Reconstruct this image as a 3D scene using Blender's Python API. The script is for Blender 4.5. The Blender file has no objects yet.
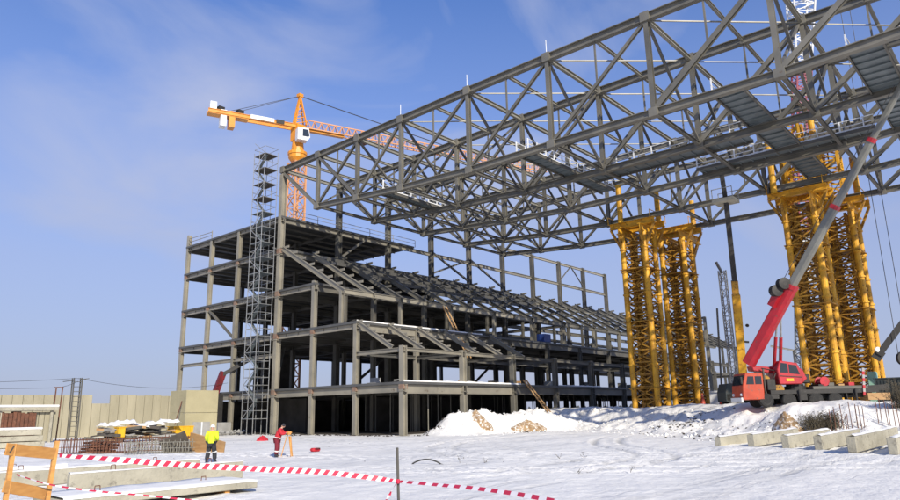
import bpy, bmesh, math, random
from mathutils import Vector, Matrix, noise, Euler
R = random.Random(7)
V = Vector
D = math.radians
scene = bpy.context.scene
COL = scene.collection

# ------------------------------------------------------------------ materials
def newmat(name):
    m = bpy.data.materials.new(name); m.use_nodes = True
    nt = m.node_tree; nt.nodes.clear()
    out = nt.nodes.new('ShaderNodeOutputMaterial'); b = nt.nodes.new('ShaderNodeBsdfPrincipled')
    nt.links.new(b.outputs[0], out.inputs[0])
    return m, nt, b

def pmat(name, c1, c2=None, scale=1.5, rough=0.6, metal=0.0, c3=None, c3amt=0.62, bump=0.0, bscale=8.0, stretch=(1, 1, 1), obj_var=0.0, spec=0.4):
    """two tone procedural paint / mineral: broad noise mixes c1-c2, a second finer noise lays patches of c3 (rust, dirt, snow dust)"""
    m, nt, b = newmat(name)
    N = nt.nodes; L = nt.links
    tc = N.new('ShaderNodeNewGeometry')
    mp = N.new('ShaderNodeMapping'); mp.inputs['Scale'].default_value = stretch
    L.new(tc.outputs['Position'], mp.inputs['Vector'])
    n1 = N.new('ShaderNodeTexNoise'); n1.inputs['Scale'].default_value = scale; n1.inputs['Detail'].default_value = 5
    L.new(mp.outputs[0], n1.inputs['Vector'])
    r1 = N.new('ShaderNodeValToRGB'); r1.color_ramp.elements[0].position = .34; r1.color_ramp.elements[1].position = .68
    r1.color_ramp.elements[0].color = (*c1, 1); r1.color_ramp.elements[1].color = (*(c2 or [x * .75 for x in c1]), 1)
    L.new(n1.outputs['Fac'], r1.inputs['Fac'])
    colr = r1.outputs['Color']
    if c3:
        n2 = N.new('ShaderNodeTexNoise'); n2.inputs['Scale'].default_value = scale * 2.7; n2.inputs['Detail'].default_value = 8; n2.inputs['Roughness'].default_value = .7
        L.new(mp.outputs[0], n2.inputs['Vector'])
        r2 = N.new('ShaderNodeValToRGB'); r2.color_ramp.elements[0].position = c3amt - .05; r2.color_ramp.elements[1].position = c3amt + .07
        L.new(n2.outputs['Fac'], r2.inputs['Fac'])
        mx = N.new('ShaderNodeMix'); mx.data_type = 'RGBA'
        L.new(r2.outputs['Color'], mx.inputs['Factor']); L.new(colr, mx.inputs['A']); mx.inputs['B'].default_value = (*c3, 1)
        colr = mx.outputs['Result']
    if obj_var:
        oi = N.new('ShaderNodeObjectInfo'); mr = N.new('ShaderNodeMapRange')
        mr.inputs['To Min'].default_value = 1 - obj_var; mr.inputs['To Max'].default_value = 1 + obj_var
        L.new(oi.outputs['Random'], mr.inputs['Value'])
        hs = N.new('ShaderNodeHueSaturation'); L.new(mr.outputs[0], hs.inputs['Value']); L.new(colr, hs.inputs['Color'])
        colr = hs.outputs['Color']
    L.new(colr, b.inputs['Base Color'])
    b.inputs['Roughness'].default_value = rough; b.inputs['Metallic'].default_value = metal
    b.inputs['Specular IOR Level'].default_value = spec
    if bump:
        n3 = N.new('ShaderNodeTexNoise'); n3.inputs['Scale'].default_value = bscale; n3.inputs['Detail'].default_value = 6
        L.new(mp.outputs[0], n3.inputs['Vector'])
        bp = N.new('ShaderNodeBump'); bp.inputs['Strength'].default_value = bump; bp.inputs['Distance'].default_value = .1
        L.new(n3.outputs['Fac'], bp.inputs['Height']); L.new(bp.outputs[0], b.inputs['Normal'])
    return m

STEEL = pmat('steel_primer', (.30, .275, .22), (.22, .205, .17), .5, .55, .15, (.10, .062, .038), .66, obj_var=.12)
STEEL_D = pmat('steel_dark_and_shaded', (.135, .125, .105), (.085, .083, .075), .5, .6, .1, (.085, .05, .03), .66, obj_var=.14)  # dark steel; rear rows and far bays use it as painted-in shade
STEEL_R = pmat('roof_steel', (.185, .172, .14), (.125, .12, .104), .5, .5, .2, (.11, .07, .045), .67, obj_var=.15)
STEEL_L = pmat('steel_primer_light', (.30, .285, .235), (.2, .19, .16), .6, .5, .15, (.15, .10, .07), .68, obj_var=.1)
GALV = pmat('galvanised_deck', (.20, .23, .24), (.14, .165, .175), 1.2, .45, .45, obj_var=.1)
STEPS = pmat('weathered_steps', (.10, .097, .09), (.065, .064, .06), .9, .7, .1)
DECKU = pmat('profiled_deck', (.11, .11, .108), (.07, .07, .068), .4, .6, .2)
ZINC = pmat('zinc_tube', (.44, .445, .44), (.31, .315, .31), 2., .4, .5)
RAILD = pmat('dirty_white', (.42, .40, .38), (.3, .28, .26), 3, .6)
RAILW = pmat('white_rail_paint', (.74, .75, .76), (.58, .59, .6), 2., .5)
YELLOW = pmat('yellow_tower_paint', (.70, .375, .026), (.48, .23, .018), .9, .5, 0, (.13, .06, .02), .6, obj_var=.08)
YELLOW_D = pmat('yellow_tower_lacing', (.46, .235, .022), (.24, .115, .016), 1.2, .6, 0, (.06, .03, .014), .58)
ORANGE = pmat('crane_orange', (.72, .30, .03), (.6, .22, .02), .6, .45, 0, (.3, .16, .08), .66)
SALMON = pmat('faded_orange_jib', (.64, .32, .15), (.55, .255, .11), .6, .55)
TRUCKO = pmat('truck_cab_orange', (.50, .06, .018), (.38, .04, .013), 1.6, .42, 0, (.13, .085, .065), .60, spec=.5)
RED = pmat('crane_red', (.46, .018, .03), (.34, .013, .022), 1.3, .4, 0, (.15, .06, .055), .62, spec=.5)
BOOMG = pmat('boom_grey', (.24, .235, .205), (.17, .168, .15), .8, .42, .2, (.16, .14, .12), .68)
BLACK = pmat('chassis_black', (.022, .021, .02), (.035, .032, .03), 2, .6, 0, (.12, .115, .11), .66)
RUBBER = pmat('tyre_rubber', (.018, .018, .018), (.03, .029, .028), 6, .85, 0, (.2, .19, .18), .68)
GLASS = pmat('cab_glass', (.02, .025, .03), (.03, .035, .04), 1, .08, 0, spec=.9)
WHITE = pmat('white_paint', (.78, .78, .77), (.7, .7, .69), 1, .45, 0, (.45, .42, .38), .7)
PANEL = pmat('precast_panel', (.395, .357, .255), (.32, .29, .205), .7, .85, 0, (.28, .25, .17), .63, bump=.3, stretch=(1, 1, .25), obj_var=.05)
CONC = pmat('precast_concrete', (.44, .41, .32), (.33, .305, .235), 1.1, .85, 0, (.22, .20, .16), .60, bump=.3, obj_var=.07)
CONC_Y = pmat('formed_concrete_block', (.405, .36, .22), (.335, .297, .18), .5, .85, 0, (.36, .31, .19), .64, bump=.3)
CONC_G = pmat('grey_concrete', (.34, .335, .32), (.25, .245, .235), .9, .85, bump=.3)
RUSTP = pmat('rust_stained_plate', (.24, .165, .12), (.2, .115, .08), 1.5, .75, 0, (.27, .24, .2), .6)
RUST = pmat('rusty_steel', (.17, .07, .04), (.10, .045, .03), 2.5, .85, 0, (.24, .13, .08), .6)
TIMBER = pmat('timber', (.42, .26, .12), (.33, .19, .085), 1.6, .75, 0, (.2, .12, .06), .66, stretch=(1, 1, 3))
BARRIER = pmat('orange_board', (.62, .31, .085), (.50, .23, .06), 2.2, .65, 0, (.45, .24, .1), .62, stretch=(2, 2, 9))
DARKWOOD = pmat('wet_board', (.07, .06, .05), (.11, .095, .08), 2, .8)
BOXY = pmat('yellow_bin_paint', (.75, .43, .02), (.62, .34, .015), 1.5, .5, 0, (.25, .14, .04), .67)
SAND = pmat('sand', (.38, .25, .13), (.24, .15, .075), 1.4, .95, 0, (.78, .76, .72), .55, bump=.8, bscale=5)
DIRT = pmat('dark_earth', (.055, .045, .036), (.035, .03, .026), .5, .95, 0, (.16, .15, .14), .66, bump=.6)
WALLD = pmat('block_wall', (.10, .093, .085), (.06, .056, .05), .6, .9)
HIVIS = pmat('hi_vis_yellow', (.68, .82, .03), (.6, .74, .02), 6, .7)
BLACKCL = pmat('black_cloth', (.022, .023, .028), (.035, .035, .04), 8, .85)
REDCL = pmat('red_workwear', (.52, .025, .04), (.42, .02, .03), 8, .8)
DREDCL = pmat('dark_red_workwear', (.20, .018, .03), (.13, .012, .025), 8, .8)
REFL = pmat('reflective_band', (.72, .72, .7), (.62, .62, .6), 8, .5)
SKIN = pmat('skin', (.55, .33, .24), (.5, .29, .21), 8, .6)
HELMET = pmat('helmet_white', (.82, .82, .8), (.76, .76, .74), 3, .3)
TAPER = pmat('tape_red', (.56, .03, .075), (.48, .025, .06), 3, .45)
TAPEW = pmat('tape_white', (.82, .80, .80), (.74, .7, .71), 3, .45)
BLUE = pmat('blue_plastic', (.02, .05, .20), (.015, .035, .15), 2, .5)
GREENL = pmat('pale_green_cloth', (.35, .6, .48), (.28, .5, .4), 2, .6)
DGREEN = pmat('dark_container', (.035, .045, .045), (.025, .032, .032), .8, .6, 0, (.07, .05, .04), .66)
CABLE = pmat('cable', (.05, .05, .055), (.04, .04, .04), 2, .6)
WEED = pmat('dry_stems', (.075, .065, .045), (.12, .095, .06), 3, .9)
PURPLE = pmat('faded_red_lattice', (.34, .09, .12), (.28, .075, .10), 1, .55)

def snow_material():
    m, nt, b = newmat('snow')
    N = nt.nodes; L = nt.links
    g = N.new('ShaderNodeNewGeometry')
    def noisetex(scale, detail, mapping=None, rough=.55):
        n = N.new('ShaderNodeTexNoise'); n.inputs['Scale'].default_value = scale; n.inputs['Detail'].default_value = detail; n.inputs['Roughness'].default_value = rough
        src = g.outputs['Position']
        if mapping:
            mp = N.new('ShaderNodeMapping'); mp.inputs['Rotation'].default_value = (0, 0, mapping[0]); mp.inputs['Scale'].default_value = mapping[1]
            L.new(src, mp.inputs['Vector']); src = mp.outputs[0]
        L.new(src, n.inputs['Vector']); return n.outputs['Fac']
    def ramp(fac, a, bb, c1=(0, 0, 0, 1), c2=(1, 1, 1, 1)):
        r = N.new('ShaderNodeValToRGB'); r.color_ramp.elements[0].position = a; r.color_ramp.elements[1].position = bb
        r.color_ramp.elements[0].color = c1; r.color_ramp.elements[1].color = c2; L.new(fac, r.inputs['Fac']); return r.outputs['Color']
    def mix(f, a, c):
        x = N.new('ShaderNodeMix'); x.data_type = 'RGBA'; L.new(f, x.inputs['Factor']); L.new(a, x.inputs['A'])
        x.inputs['B'].default_value = (*c, 1); return x.outputs['Result']
    base = ramp(noisetex(.28, 6), .3, .75, (.885, .86, .81, 1), (.81, .79, .75, 1))
    # trampled and driven bands of the haul road that crosses in front of the building
    bands = ramp(noisetex(.30, 4, (D(49), (.12, 1.0, 1))), .50, .68)
    c = mix(bands, base, (.70, .69, .665))
    tn = noisetex(.8, 5, (D(49), (.06, 1.3, 1)), .6); mk = ramp(noisetex(.12, 4), .42, .62); ruts0 = ramp(tn, .54, .68)
    mm = N.new('ShaderNodeMix'); mm.data_type = 'RGBA'; mm.blend_type = 'MULTIPLY'; mm.inputs['Factor'].default_value = 1; L.new(ruts0, mm.inputs['A']); L.new(mk, mm.inputs['B']); ruts = mm.outputs['Result']
    c = mix(ruts, c, (.50, .49, .465))
    blot = ramp(noisetex(.16, 7, None, .65), .60, .74); c = mix(blot, c, (.55, .535, .50))
    at_ = N.new('ShaderNodeAttribute'); at_.attribute_name = 'packed'; c = mix(ramp(at_.outputs['Fac'], .15, 1.0), c, (.50, .49, .465))
    grit = ramp(noisetex(1.3, 9, None, .75), .62, .74)
    c = mix(grit, c, (.55, .53, .495))
    sp = ramp(noisetex(4.2, 6, None, .78), .705, .74)
    c = mix(sp, c, (.27, .22, .17))
    L.new(c, b.inputs['Base Color']); b.inputs['Roughness'].default_value = .62; b.inputs['Specular IOR Level'].default_value = .25
    h1 = noisetex(.8, 9, None, .66); h2 = ruts; h3 = noisetex(4.2, 5, None, .7)
    ad = N.new('ShaderNodeMath'); ad.operation = 'MULTIPLY_ADD'; L.new(h2, ad.inputs[0]); ad.inputs[1].default_value = -.28; L.new(h1, ad.inputs[2])
    a2 = N.new('ShaderNodeMath'); a2.operation = 'MULTIPLY_ADD'; L.new(h3, a2.inputs[0]); a2.inputs[1].default_value = .10; L.new(ad.outputs[0], a2.inputs[2])
    bp = N.new('ShaderNodeBump'); bp.inputs['Strength'].default_value = .6; bp.inputs['Distance'].default_value = .3
    L.new(a2.outputs[0], bp.inputs['Height']); L.new(bp.outputs[0], b.inputs['Normal'])
    return m
SNOW = snow_material()
SNOWC = pmat('snow_cap', (.87, .85, .81), (.79, .775, .745), 2, .65, 0, bump=.4, bscale=3)

# ------------------------------------------------------------------ mesh builder
class MB:
    def __init__(s): s.v = []; s.f = []; s.mi = []; s.cur = 0
    def add(s, vs, fs):
        o = len(s.v); s.v += [V(p) for p in vs]; s.f += [tuple(i + o for i in q) for q in fs]; s.mi += [s.cur] * len(fs)
    def frame(s, p0, p1, up=(0, 0, 1)):
        d = (V(p1) - V(p0)); l = d.length; d = d / l; up = V(up)
        if abs(d.dot(up)) > .97: up = V((0, 1, 0)) if abs(d.y) < .9 else V((1, 0, 0))
        x = d.cross(up).normalized(); y = x.cross(d).normalized()
        return d, x, y
    def prism(s, p0, p1, prof, up=(0, 0, 1), cap=True):
        d, x, y = s.frame(p0, p1, up); n = len(prof)
        a = [V(p0) + x * u + y * w for u, w in prof]; b = [V(p1) + x * u + y * w for u, w in prof]
        fs = [(i, (i + 1) % n, n + (i + 1) % n, n + i) for i in range(n)]
        if cap: fs += [tuple(reversed(range(n))), tuple(range(n, 2 * n))]
        s.add(a + b, fs); return s
    def bar(s, p0, p1, w, h=None, up=(0, 0, 1)):
        h = h or w; w /= 2; h /= 2
        return s.prism(p0, p1, [(-w, -h), (w, -h), (w, h), (-w, h)], up)
    def ibar(s, p0, p1, w, h, t=.06, up=(0, 0, 1)):
        w /= 2; h /= 2; tw = t * .5
        return s.prism(p0, p1, [(-w, -h), (w, -h), (w, -h + t), (tw, -h + t), (tw, h - t), (w, h - t), (w, h), (-w, h), (-w, h - t), (-tw, h - t), (-tw, -h + t), (-w, -h + t)], up)
    def tube(s, p0, p1, r, n=8, r1=None):
        d, x, y = s.frame(p0, p1); r1 = r if r1 is None else r1
        a = []; b = []
        for i in range(n):
            t = 2 * math.pi * i / n; e = x * math.cos(t) + y * math.sin(t)
            a.append(V(p0) + e * r); b.append(V(p1) + e * r1)
        s.add(a + b, [(i, (i + 1) % n, n + (i + 1) % n, n + i) for i in range(n)] + [tuple(reversed(range(n))), tuple(range(n, 2 * n))]); return s
    def path(s, pts, r, n=6):
        for i in range(len(pts) - 1): s.tube(pts[i], pts[i + 1], r, n)
        return s
    def box(s, a, b):
        x0, y0, z0 = a; x1, y1, z1 = b
        s.add([(x0, y0, z0), (x1, y0, z0), (x1, y1, z0), (x0, y1, z0), (x0, y0, z1), (x1, y0, z1), (x1, y1, z1), (x0, y1, z1)],
              [(3, 2, 1, 0), (4, 5, 6, 7), (0, 1, 5, 4), (1, 2, 6, 5), (2, 3, 7, 6), (3, 0, 4, 7)]); return s
    def poly(s, pts, y0, y1):
        """closed outline in x-z, extruded from y0 to y1"""
        n = len(pts)
        s.add([(x, y0, z) for x, z in pts] + [(x, y1, z) for x, z in pts],
              [(i, n + i, n + (i + 1) % n, (i + 1) % n) for i in range(n)] + [tuple(range(n)), tuple(reversed(range(n, 2 * n)))]); return s
    def lathe(s, c, axis, prof, n=16):
        """prof: (offset along axis, radius)"""
        a = V(axis).normalized(); u = a.orthogonal().normalized(); w = a.cross(u); vs = []; fs = []
        for o, r in prof:
            for i in range(n):
                t = 2 * math.pi * i / n; vs.append(V(c) + a * o + (u * math.cos(t) + w * math.sin(t)) * r)
        for k in range(len(prof) - 1):
            for i in range(n): fs.append((k * n + i, k * n + (i + 1) % n, (k + 1) * n + (i + 1) % n, (k + 1) * n + i))
        fs += [tuple(reversed(range(n))), tuple((len(prof) - 1) * n + i for i in range(n))]
        s.add(vs, fs); return s
    def lattice(s, p0, p1, w, n, rc, rl, up=(0, 0, 1), w1=None, sq=True):
        """square lattice section: four chords and zigzag lacing"""
        d, x, y = s.frame(p0, p1, up); w1 = w1 or w; p0 = V(p0); p1 = V(p1)
        cs = [(-1, -1), (1, -1), (1, 1), (-1, 1)]
        def pt(c, t): ww = (w + (w1 - w) * t) / 2; return p0.lerp(p1, t) + x * c[0] * ww + y * c[1] * ww
        for c in cs: s.bar(pt(c, 0), pt(c, 1), rc * 2)
        for i in range(4):
            a, b = cs[i], cs[(i + 1) % 4]
            for k in range(n):
                q, r = (a, b) if k % 2 else (b, a)
                s.bar(pt(q, k / n), pt(r, (k + 1) / n), rl * 2)
                if sq: s.bar(pt(a, k / n), pt(b, k / n), rl * 1.8)
        return s
    def rot(s, m, start=0):
        for i in range(start, len(s.v)): s.v[i] = m @ s.v[i]
        return s
    def build(s, name, mats, parent=None, smooth=False, local=False, bevel=0):
        me = bpy.data.meshes.new(name); o = bpy.data.objects.new(name, me); COL.objects.link(o)
        off = V((0, 0, 0))
        if parent is not None:
            o.parent = parent
            if not local:
                q = parent
                while q is not None: off += q.location; q = q.parent
        me.from_pydata([tuple(p - off) for p in s.v], [], s.f)
        for m in (mats if isinstance(mats, (list, tuple)) else [mats]): me.materials.append(m)
        if isinstance(mats, (list, tuple)): me.polygons.foreach_set('material_index', s.mi)
        if smooth: me.polygons.foreach_set('use_smooth', [True] * len(me.polygons))
        me.update()
        if bevel:
            md = o.modifiers.new('bevel', 'BEVEL'); md.width = bevel; md.segments = 1; md.limit_method = 'ANGLE'
        return o

def tag(o, label, cat, group=None, kind='thing'):
    if label: o['label'] = label
    if cat: o['category'] = cat
    if group: o['group'] = group
    o['kind'] = kind
    return o
def thing(name, loc, label, cat, group=None, rz=0):
    o = bpy.data.objects.new(name, None); COL.objects.link(o); o.location = loc; o.rotation_euler = (0, 0, rz); o.empty_display_size = .3
    return tag(o, label, cat, group)
def struct(o, kind='structure'): o['kind'] = kind; return o

# ------------------------------------------------------------------ camera
cam = bpy.data.cameras.new('camera'); co = bpy.data.objects.new('camera', cam); COL.objects.link(co)
cx = V((.6585, -.7523, -.0186)); cy = V((-.1612, -.1651, .973)); cz = V((-.7351, -.6378, -.23))
m3 = Matrix((cx, cy, cz)).transposed()
co.matrix_world = Matrix.Translation((0, 0, 2.4)) @ m3.to_4x4()
cam.sensor_fit = 'HORIZONTAL'; cam.sensor_width = 36; cam.lens = 685 / 900 * 36; cam.clip_end = 8000; cam.clip_start = .1
scene.camera = co

# ------------------------------------------------------------------ light
SUN_DIR = V((-.56, -1, 0)).normalized(); EL = D(28)
sd = V((SUN_DIR.x * math.cos(EL), SUN_DIR.y * math.cos(EL), math.sin(EL)))
sun = bpy.data.lights.new('sun', 'SUN'); so = bpy.data.objects.new('sun', sun); COL.objects.link(so)
sun.energy = 4.1; sun.angle = D(.53); sun.color = (1, .92, .77); so.location = (0, 0, 120)
so.rotation_euler = sd.to_track_quat('Z', 'Y').to_euler()
w = bpy.data.worlds.new('World'); scene.world = w; w.use_nodes = True
nt = w.node_tree; N = nt.nodes; L = nt.links; N.clear()
wo = N.new('ShaderNodeOutputWorld'); bg = N.new('ShaderNodeBackground'); L.new(bg.outputs[0], wo.inputs[0])
sky = N.new('ShaderNodeTexSky'); sky.sky_type = 'NISHITA'; sky.sun_disc = False; sky.sun_elevation = EL
sky.sun_rotation = math.atan2(SUN_DIR.x, SUN_DIR.y); sky.altitude = 200; sky.air_density = 1.0; sky.dust_density = .25; sky.ozone_density = 4.5
tc = N.new('ShaderNodeTexCoord')
mp = N.new('ShaderNodeMapping'); mp.inputs['Rotation'].default_value = (.3, .5, .9); mp.inputs['Scale'].default_value = (1.0, 2.6, 3.4)
L.new(tc.outputs['Generated'], mp.inputs['Vector'])
cn = N.new('ShaderNodeTexNoise'); cn.inputs['Scale'].default_value = 1.7; cn.inputs['Detail'].default_value = 7; cn.inputs['Roughness'].default_value = .5; cn.inputs['Distortion'].default_value = .5
L.new(mp.outputs[0], cn.inputs['Vector'])
cr = N.new('ShaderNodeValToRGB'); cr.color_ramp.elements[0].position = .48; cr.color_ramp.elements[1].position = .72
cr.color_ramp.elements[1].color = (.62, .62, .62, 1)
L.new(cn.outputs['Fac'], cr.inputs['Fac'])
cmix = N.new('ShaderNodeMix'); cmix.data_type = 'RGBA'; L.new(cr.outputs['Color'], cmix.inputs['Factor']); 
tint = N.new('ShaderNodeMix'); tint.data_type = 'RGBA'; tint.blend_type = 'MULTIPLY'; tint.inputs['Factor'].default_value = 1; L.new(sky.outputs[0], tint.inputs['A']); tint.inputs['B'].default_value = (.80, 1.12, 1.62, 1)
L.new(tint.outputs['Result'], cmix.inputs['A'])
cmix.inputs['B'].default_value = (5.4, 5.6, 6.7, 1)
# winter haze low in the sky
sx = N.new('ShaderNodeSeparateXYZ'); L.new(tc.outputs['Generated'], sx.inputs[0])
hr = N.new('ShaderNodeValToRGB'); e_ = hr.color_ramp.elements; e_[0].position = 0; e_[0].color = (.97, .97, .97, 1); e_[1].position = .62; e_[1].color = (0, 0, 0, 1)
e2 = e_.new(.2); e2.color = (.74, .74, .74, 1); e3 = e_.new(.38); e3.color = (.36, .36, .36, 1)
L.new(sx.outputs['Z'], hr.inputs['Fac'])
hmix = N.new('ShaderNodeMix'); hmix.data_type = 'RGBA'; L.new(hr.outputs['Color'], hmix.inputs['Factor']); L.new(cmix.outputs['Result'], hmix.inputs['A']); hmix.inputs['B'].default_value = (3.6, 3.85, 5.05, 1)
L.new(hmix.outputs['Result'], bg.inputs['Color']); bg.inputs['Strength'].default_value = .094
scene.view_settings.view_transform = 'Standard'; scene.view_settings.look = 'None'; scene.view_settings.exposure = .36; scene.view_settings.gamma = 1
scene.render.engine = 'CYCLES'

# ------------------------------------------------------------------ terrain
def sstep(a, b, x):
    t = max(0, min(1, (x - a) / (b - a))); return t * t * (3 - 2 * t)
FOOT = [(70, 60), (73, 45), (67, 36.5), (57.5, 24.5), (48.2, 15.4), (48.5, 8.4), (53, 1.9), (60, -12), (75, -40)]   # foot line of the snowy embankment
def plateau_d(x, y):
    """signed distance to the foot line, positive up on the embankment"""
    best = 1e9; sg = -1
    for i in range(len(FOOT) - 1):
        ax, ay = FOOT[i]; bx, by = FOOT[i + 1]; dx, dy = bx - ax, by - ay
        t = max(0, min(1, ((x - ax) * dx + (y - ay) * dy) / (dx * dx + dy * dy)))
        px, py = x - ax - dx * t, y - ay - dy * t; d = math.hypot(px, py)
        if d < best: best = d; sg = 1 if (dx * py - dy * px) > 0 else -1
    return best * sg
def ridge(x, y):
    ax, ay, bx, by = 58.6, 50.2, 86, 48.6
    dx, dy = bx - ax, by - ay; t = ((x - ax) * dx + (y - ay) * dy) / (dx * dx + dy * dy); tt = max(0, min(1, t))
    d = math.hypot(x - ax - dx * tt, y - ay - dy * tt)
    return sstep(4.6, .3, d) * (2.05 + .3 * math.sin(t * 17))
def ground(x, y):
    if x < -60 or y < -60 or x > 160 or y > 140:
        return 0.0
    r = math.hypot(x, y)
    z = .85 * sstep(19, 11.5, r)
    dd = plateau_d(x, y)
    if dd > -2:
        nz = noise.noise(V((x * .16, y * .16, 3))) * 1.0
        p = sstep(0, 13, dd + nz * 2.4)
        z += 2.3 * p + .38 * sstep(5, 9.5, dd) * sstep(15.5, 12, dd)
        band = sstep(0, 2.5, dd) * sstep(15, 7, dd)
        z += band * (.55 * noise.noise(V((x * .33, y * .33, 8))) + .3 * noise.noise(V((x * .8, y * .8, 1))) + .2 * noise.noise(V((x * 1.9, y * 1.9, 5))))
    z += .17 * sstep(.0, 1.1, (x - 34.6) + .62 * (y - 6) * -1 + .5 * noise.noise(V((x * .5, y * .5, 7))) + 1.2) * sstep(17.2, 15.5, y) * (1 - sstep(47, 50, x)) if 30 < x < 50 and y < 17.2 else 0
    rg = ridge(x, y)
    if rg > 0 and not (y > 52.6):
        rg *= 1 + .30 * noise.noise(V((x * .5, y * .5, 2))) + .26 * noise.noise(V((x * 1.1, y * 1.1, 6))) + .14 * noise.noise(V((x * 2.6, y * 2.6, 6)))
        z = max(z, rg)
    elif rg > 0:
        z = max(z, rg * sstep(55, 52.6, y))
    out = sstep(0, 3, min(x, 52.0 - x) + 8) if y > 20 else 1
    z += .07 * noise.noise(V((x * .25, y * .25, 0))) + .035 * noise.noise(V((x * .9, y * .9, 4))) + .02 * noise.noise(V((x * 2.3, y * 2.3, 9)))
    if x > 54 and y > 56: z = min(z, .03)
    return z
TRACKS = [([(60, -6), (44, 4.5), (33, 15), (27.5, 27), (24, 42), (18, 60), (6, 90)], .95), ([(52, -8), (38, 1), (28.5, 10.5), (22.5, 20), (17.5, 30), (8, 44), (-8, 60)], 1.0),
          ([(66, 40), (52, 40), (41, 36), (33, 29), (30, 20), (34, 10), (46, 0)], .9), ([(72, 33), (56, 30), (44, 24), (36, 17), (28, 15), (21, 18)], .95), ([(51, 70), (42, 52), (36, 38), (33.5, 26), (38, 13), (50, 1)], 1.0), ([(46, 45), (39, 29), (29.5, 21), (20, 24.5)], 0)]
def smooth_line(pts, n=9):
    out = []
    for i in range(len(pts) - 1):
        p = [V((*pts[max(0, i - 1)], 0)), V((*pts[i], 0)), V((*pts[i + 1], 0)), V((*pts[min(len(pts) - 1, i + 2)], 0))]
        for k in range(n):
            u = k / n; out.append(.5 * ((2 * p[1]) + (p[2] - p[0]) * u + (2 * p[0] - 5 * p[1] + 4 * p[2] - p[3]) * u * u + (3 * p[1] - p[0] - 3 * p[2] + p[3]) * u ** 3))
    out.append(V((*pts[-1], 0))); return out
CELL = {}
for pts, off in TRACKS:
    ln = smooth_line(pts)
    for i in range(len(ln) - 1):
        a, b = ln[i], ln[i + 1]
        for cx_ in range(int(min(a.x, b.x) // 3) - 1, int(max(a.x, b.x) // 3) + 2):
            for cy_ in range(int(min(a.y, b.y) // 3) - 1, int(max(a.y, b.y) // 3) + 2): CELL.setdefault((cx_, cy_), []).append((a.x, a.y, b.x, b.y, off))
def rut(x, y):
    best = 0; lift = 0
    for ax, ay, bx, by, off in CELL.get((int(x // 3), int(y // 3)), ()):
        dx, dy = bx - ax, by - ay; t = ((x - ax) * dx + (y - ay) * dy) / (dx * dx + dy * dy)
        if t < 0 or t > 1: continue
        d = abs(math.hypot(x - ax - dx * t, y - ay - dy * t) - off + .12 * noise.noise(V((x * .6, y * .6, off))))
        if off == 0:
            best = max(best, sstep(.5, .1, d) * (.4 + .8 * noise.noise(V((x * 2.2, y * 2.2, 3))))); continue
        best = max(best, sstep(.36, .14, d)); lift = max(lift, sstep(.28, .42, d) * sstep(.75, .45, d))
    return best, lift
def grid_axis(a, b, step, far):
    xs = []; x = a
    while x <= b + 1e-6: xs.append(x); x += (.23 if 6 < x < 48 else step)
    lo = []; x = a; s = step
    while x > -far: s *= 1.45; x -= s; lo.append(x)
    hi = []; x = xs[-1]; s = step
    while x < far: s *= 1.45; x += s; hi.append(x)
    return list(reversed(lo)) + xs + hi
gx = grid_axis(-14, 112, .42, 3500); gy = grid_axis(-22, 104, .42, 3500)
g = MB(); nx, ny = len(gx), len(gy); RUTV = []
for y in gy:
    for x in gx:
        z = ground(x, y); r_ = 0
        if 4 < x < 75 and -8 < y < 95 and not (x > 53 and y > 52):
            r_, l_ = rut(x, y); k_ = sstep(9, 15, math.hypot(x, y)) * sstep(2, -3, plateau_d(x, y)) * (.6 + .5 * noise.noise(V((x * .13, y * .13, 11))))
            z += k_ * (-.13 * max(0, r_) + .075 * l_) + k_ * .05 * noise.noise(V((x * 1.5, y * 1.5, 21))) + k_ * .018 * noise.noise(V((x * 3.4, y * 3.4, 22))); r_ = max(0, r_) * k_
        g.v.append(V((x, y, z))); RUTV.append(r_)
g.f = [(j * nx + i, j * nx + i + 1, (j + 1) * nx + i + 1, (j + 1) * nx + i) for j in range(ny - 1) for i in range(nx - 1)]
g.mi = [0] * len(g.f)
go = g.build('snow_ground', SNOW, smooth=True); struct(go)
go.data.attributes.new('packed', 'FLOAT', 'POINT').data.foreach_set('value', RUTV)
d = MB(); d.box((54.4, 56.2, -.2), (206, 101.6, .075)); struct(d.build('earth_floor', DIRT))

fw = MB()
for k in range(1500):
    a = R.uniform(-.9, 2.5); r = R.uniform(1700, 2100); x, y = r * math.cos(a), r * math.sin(a); h = R.uniform(9, 17)
    fw.lathe((x, y, -1), (0, 0, 1), [(0, R.uniform(3, 5)), (h * .55, R.uniform(2.5, 4.5)), (h, .4)], 5)
tag(fw.build('far_wood', pmat('far_trees', (.045, .05, .05), (.06, .06, .058), .02, .9)), None, None, None, 'stuff')
# snow clods tumbled on the banks
cl = MB()
def clod(mb, c, r):
    rr = [r * R.uniform(.6, 1.15) for _ in range(6)]
    c = V(c); vs = [c + V((rr[0], 0, 0)), c - V((rr[1], 0, 0)), c + V((0, rr[2], 0)), c - V((0, rr[3], 0)), c + V((0, 0, rr[4] * .6)), c - V((0, 0, rr[5] * .6))]
    mb.add(vs, [(0, 2, 4), (2, 1, 4), (1, 3, 4), (3, 0, 4), (2, 0, 5), (1, 2, 5), (3, 1, 5), (0, 3, 5)])
k = 0
while k < 900:
    i = R.randrange(1, len(FOOT) - 2); t = R.random()
    x = FOOT[i][0] + (FOOT[i + 1][0] - FOOT[i][0]) * t + R.gauss(3, 3.5); y = FOOT[i][1] + (FOOT[i + 1][1] - FOOT[i][1]) * t + R.gauss(0, 3)
    if plateau_d(x, y) < -1.5: continue
    clod(cl, (x, y, ground(x, y) + .02), R.uniform(.06, .17) * (2 if R.random() < .1 else 1)); k += 1
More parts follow.
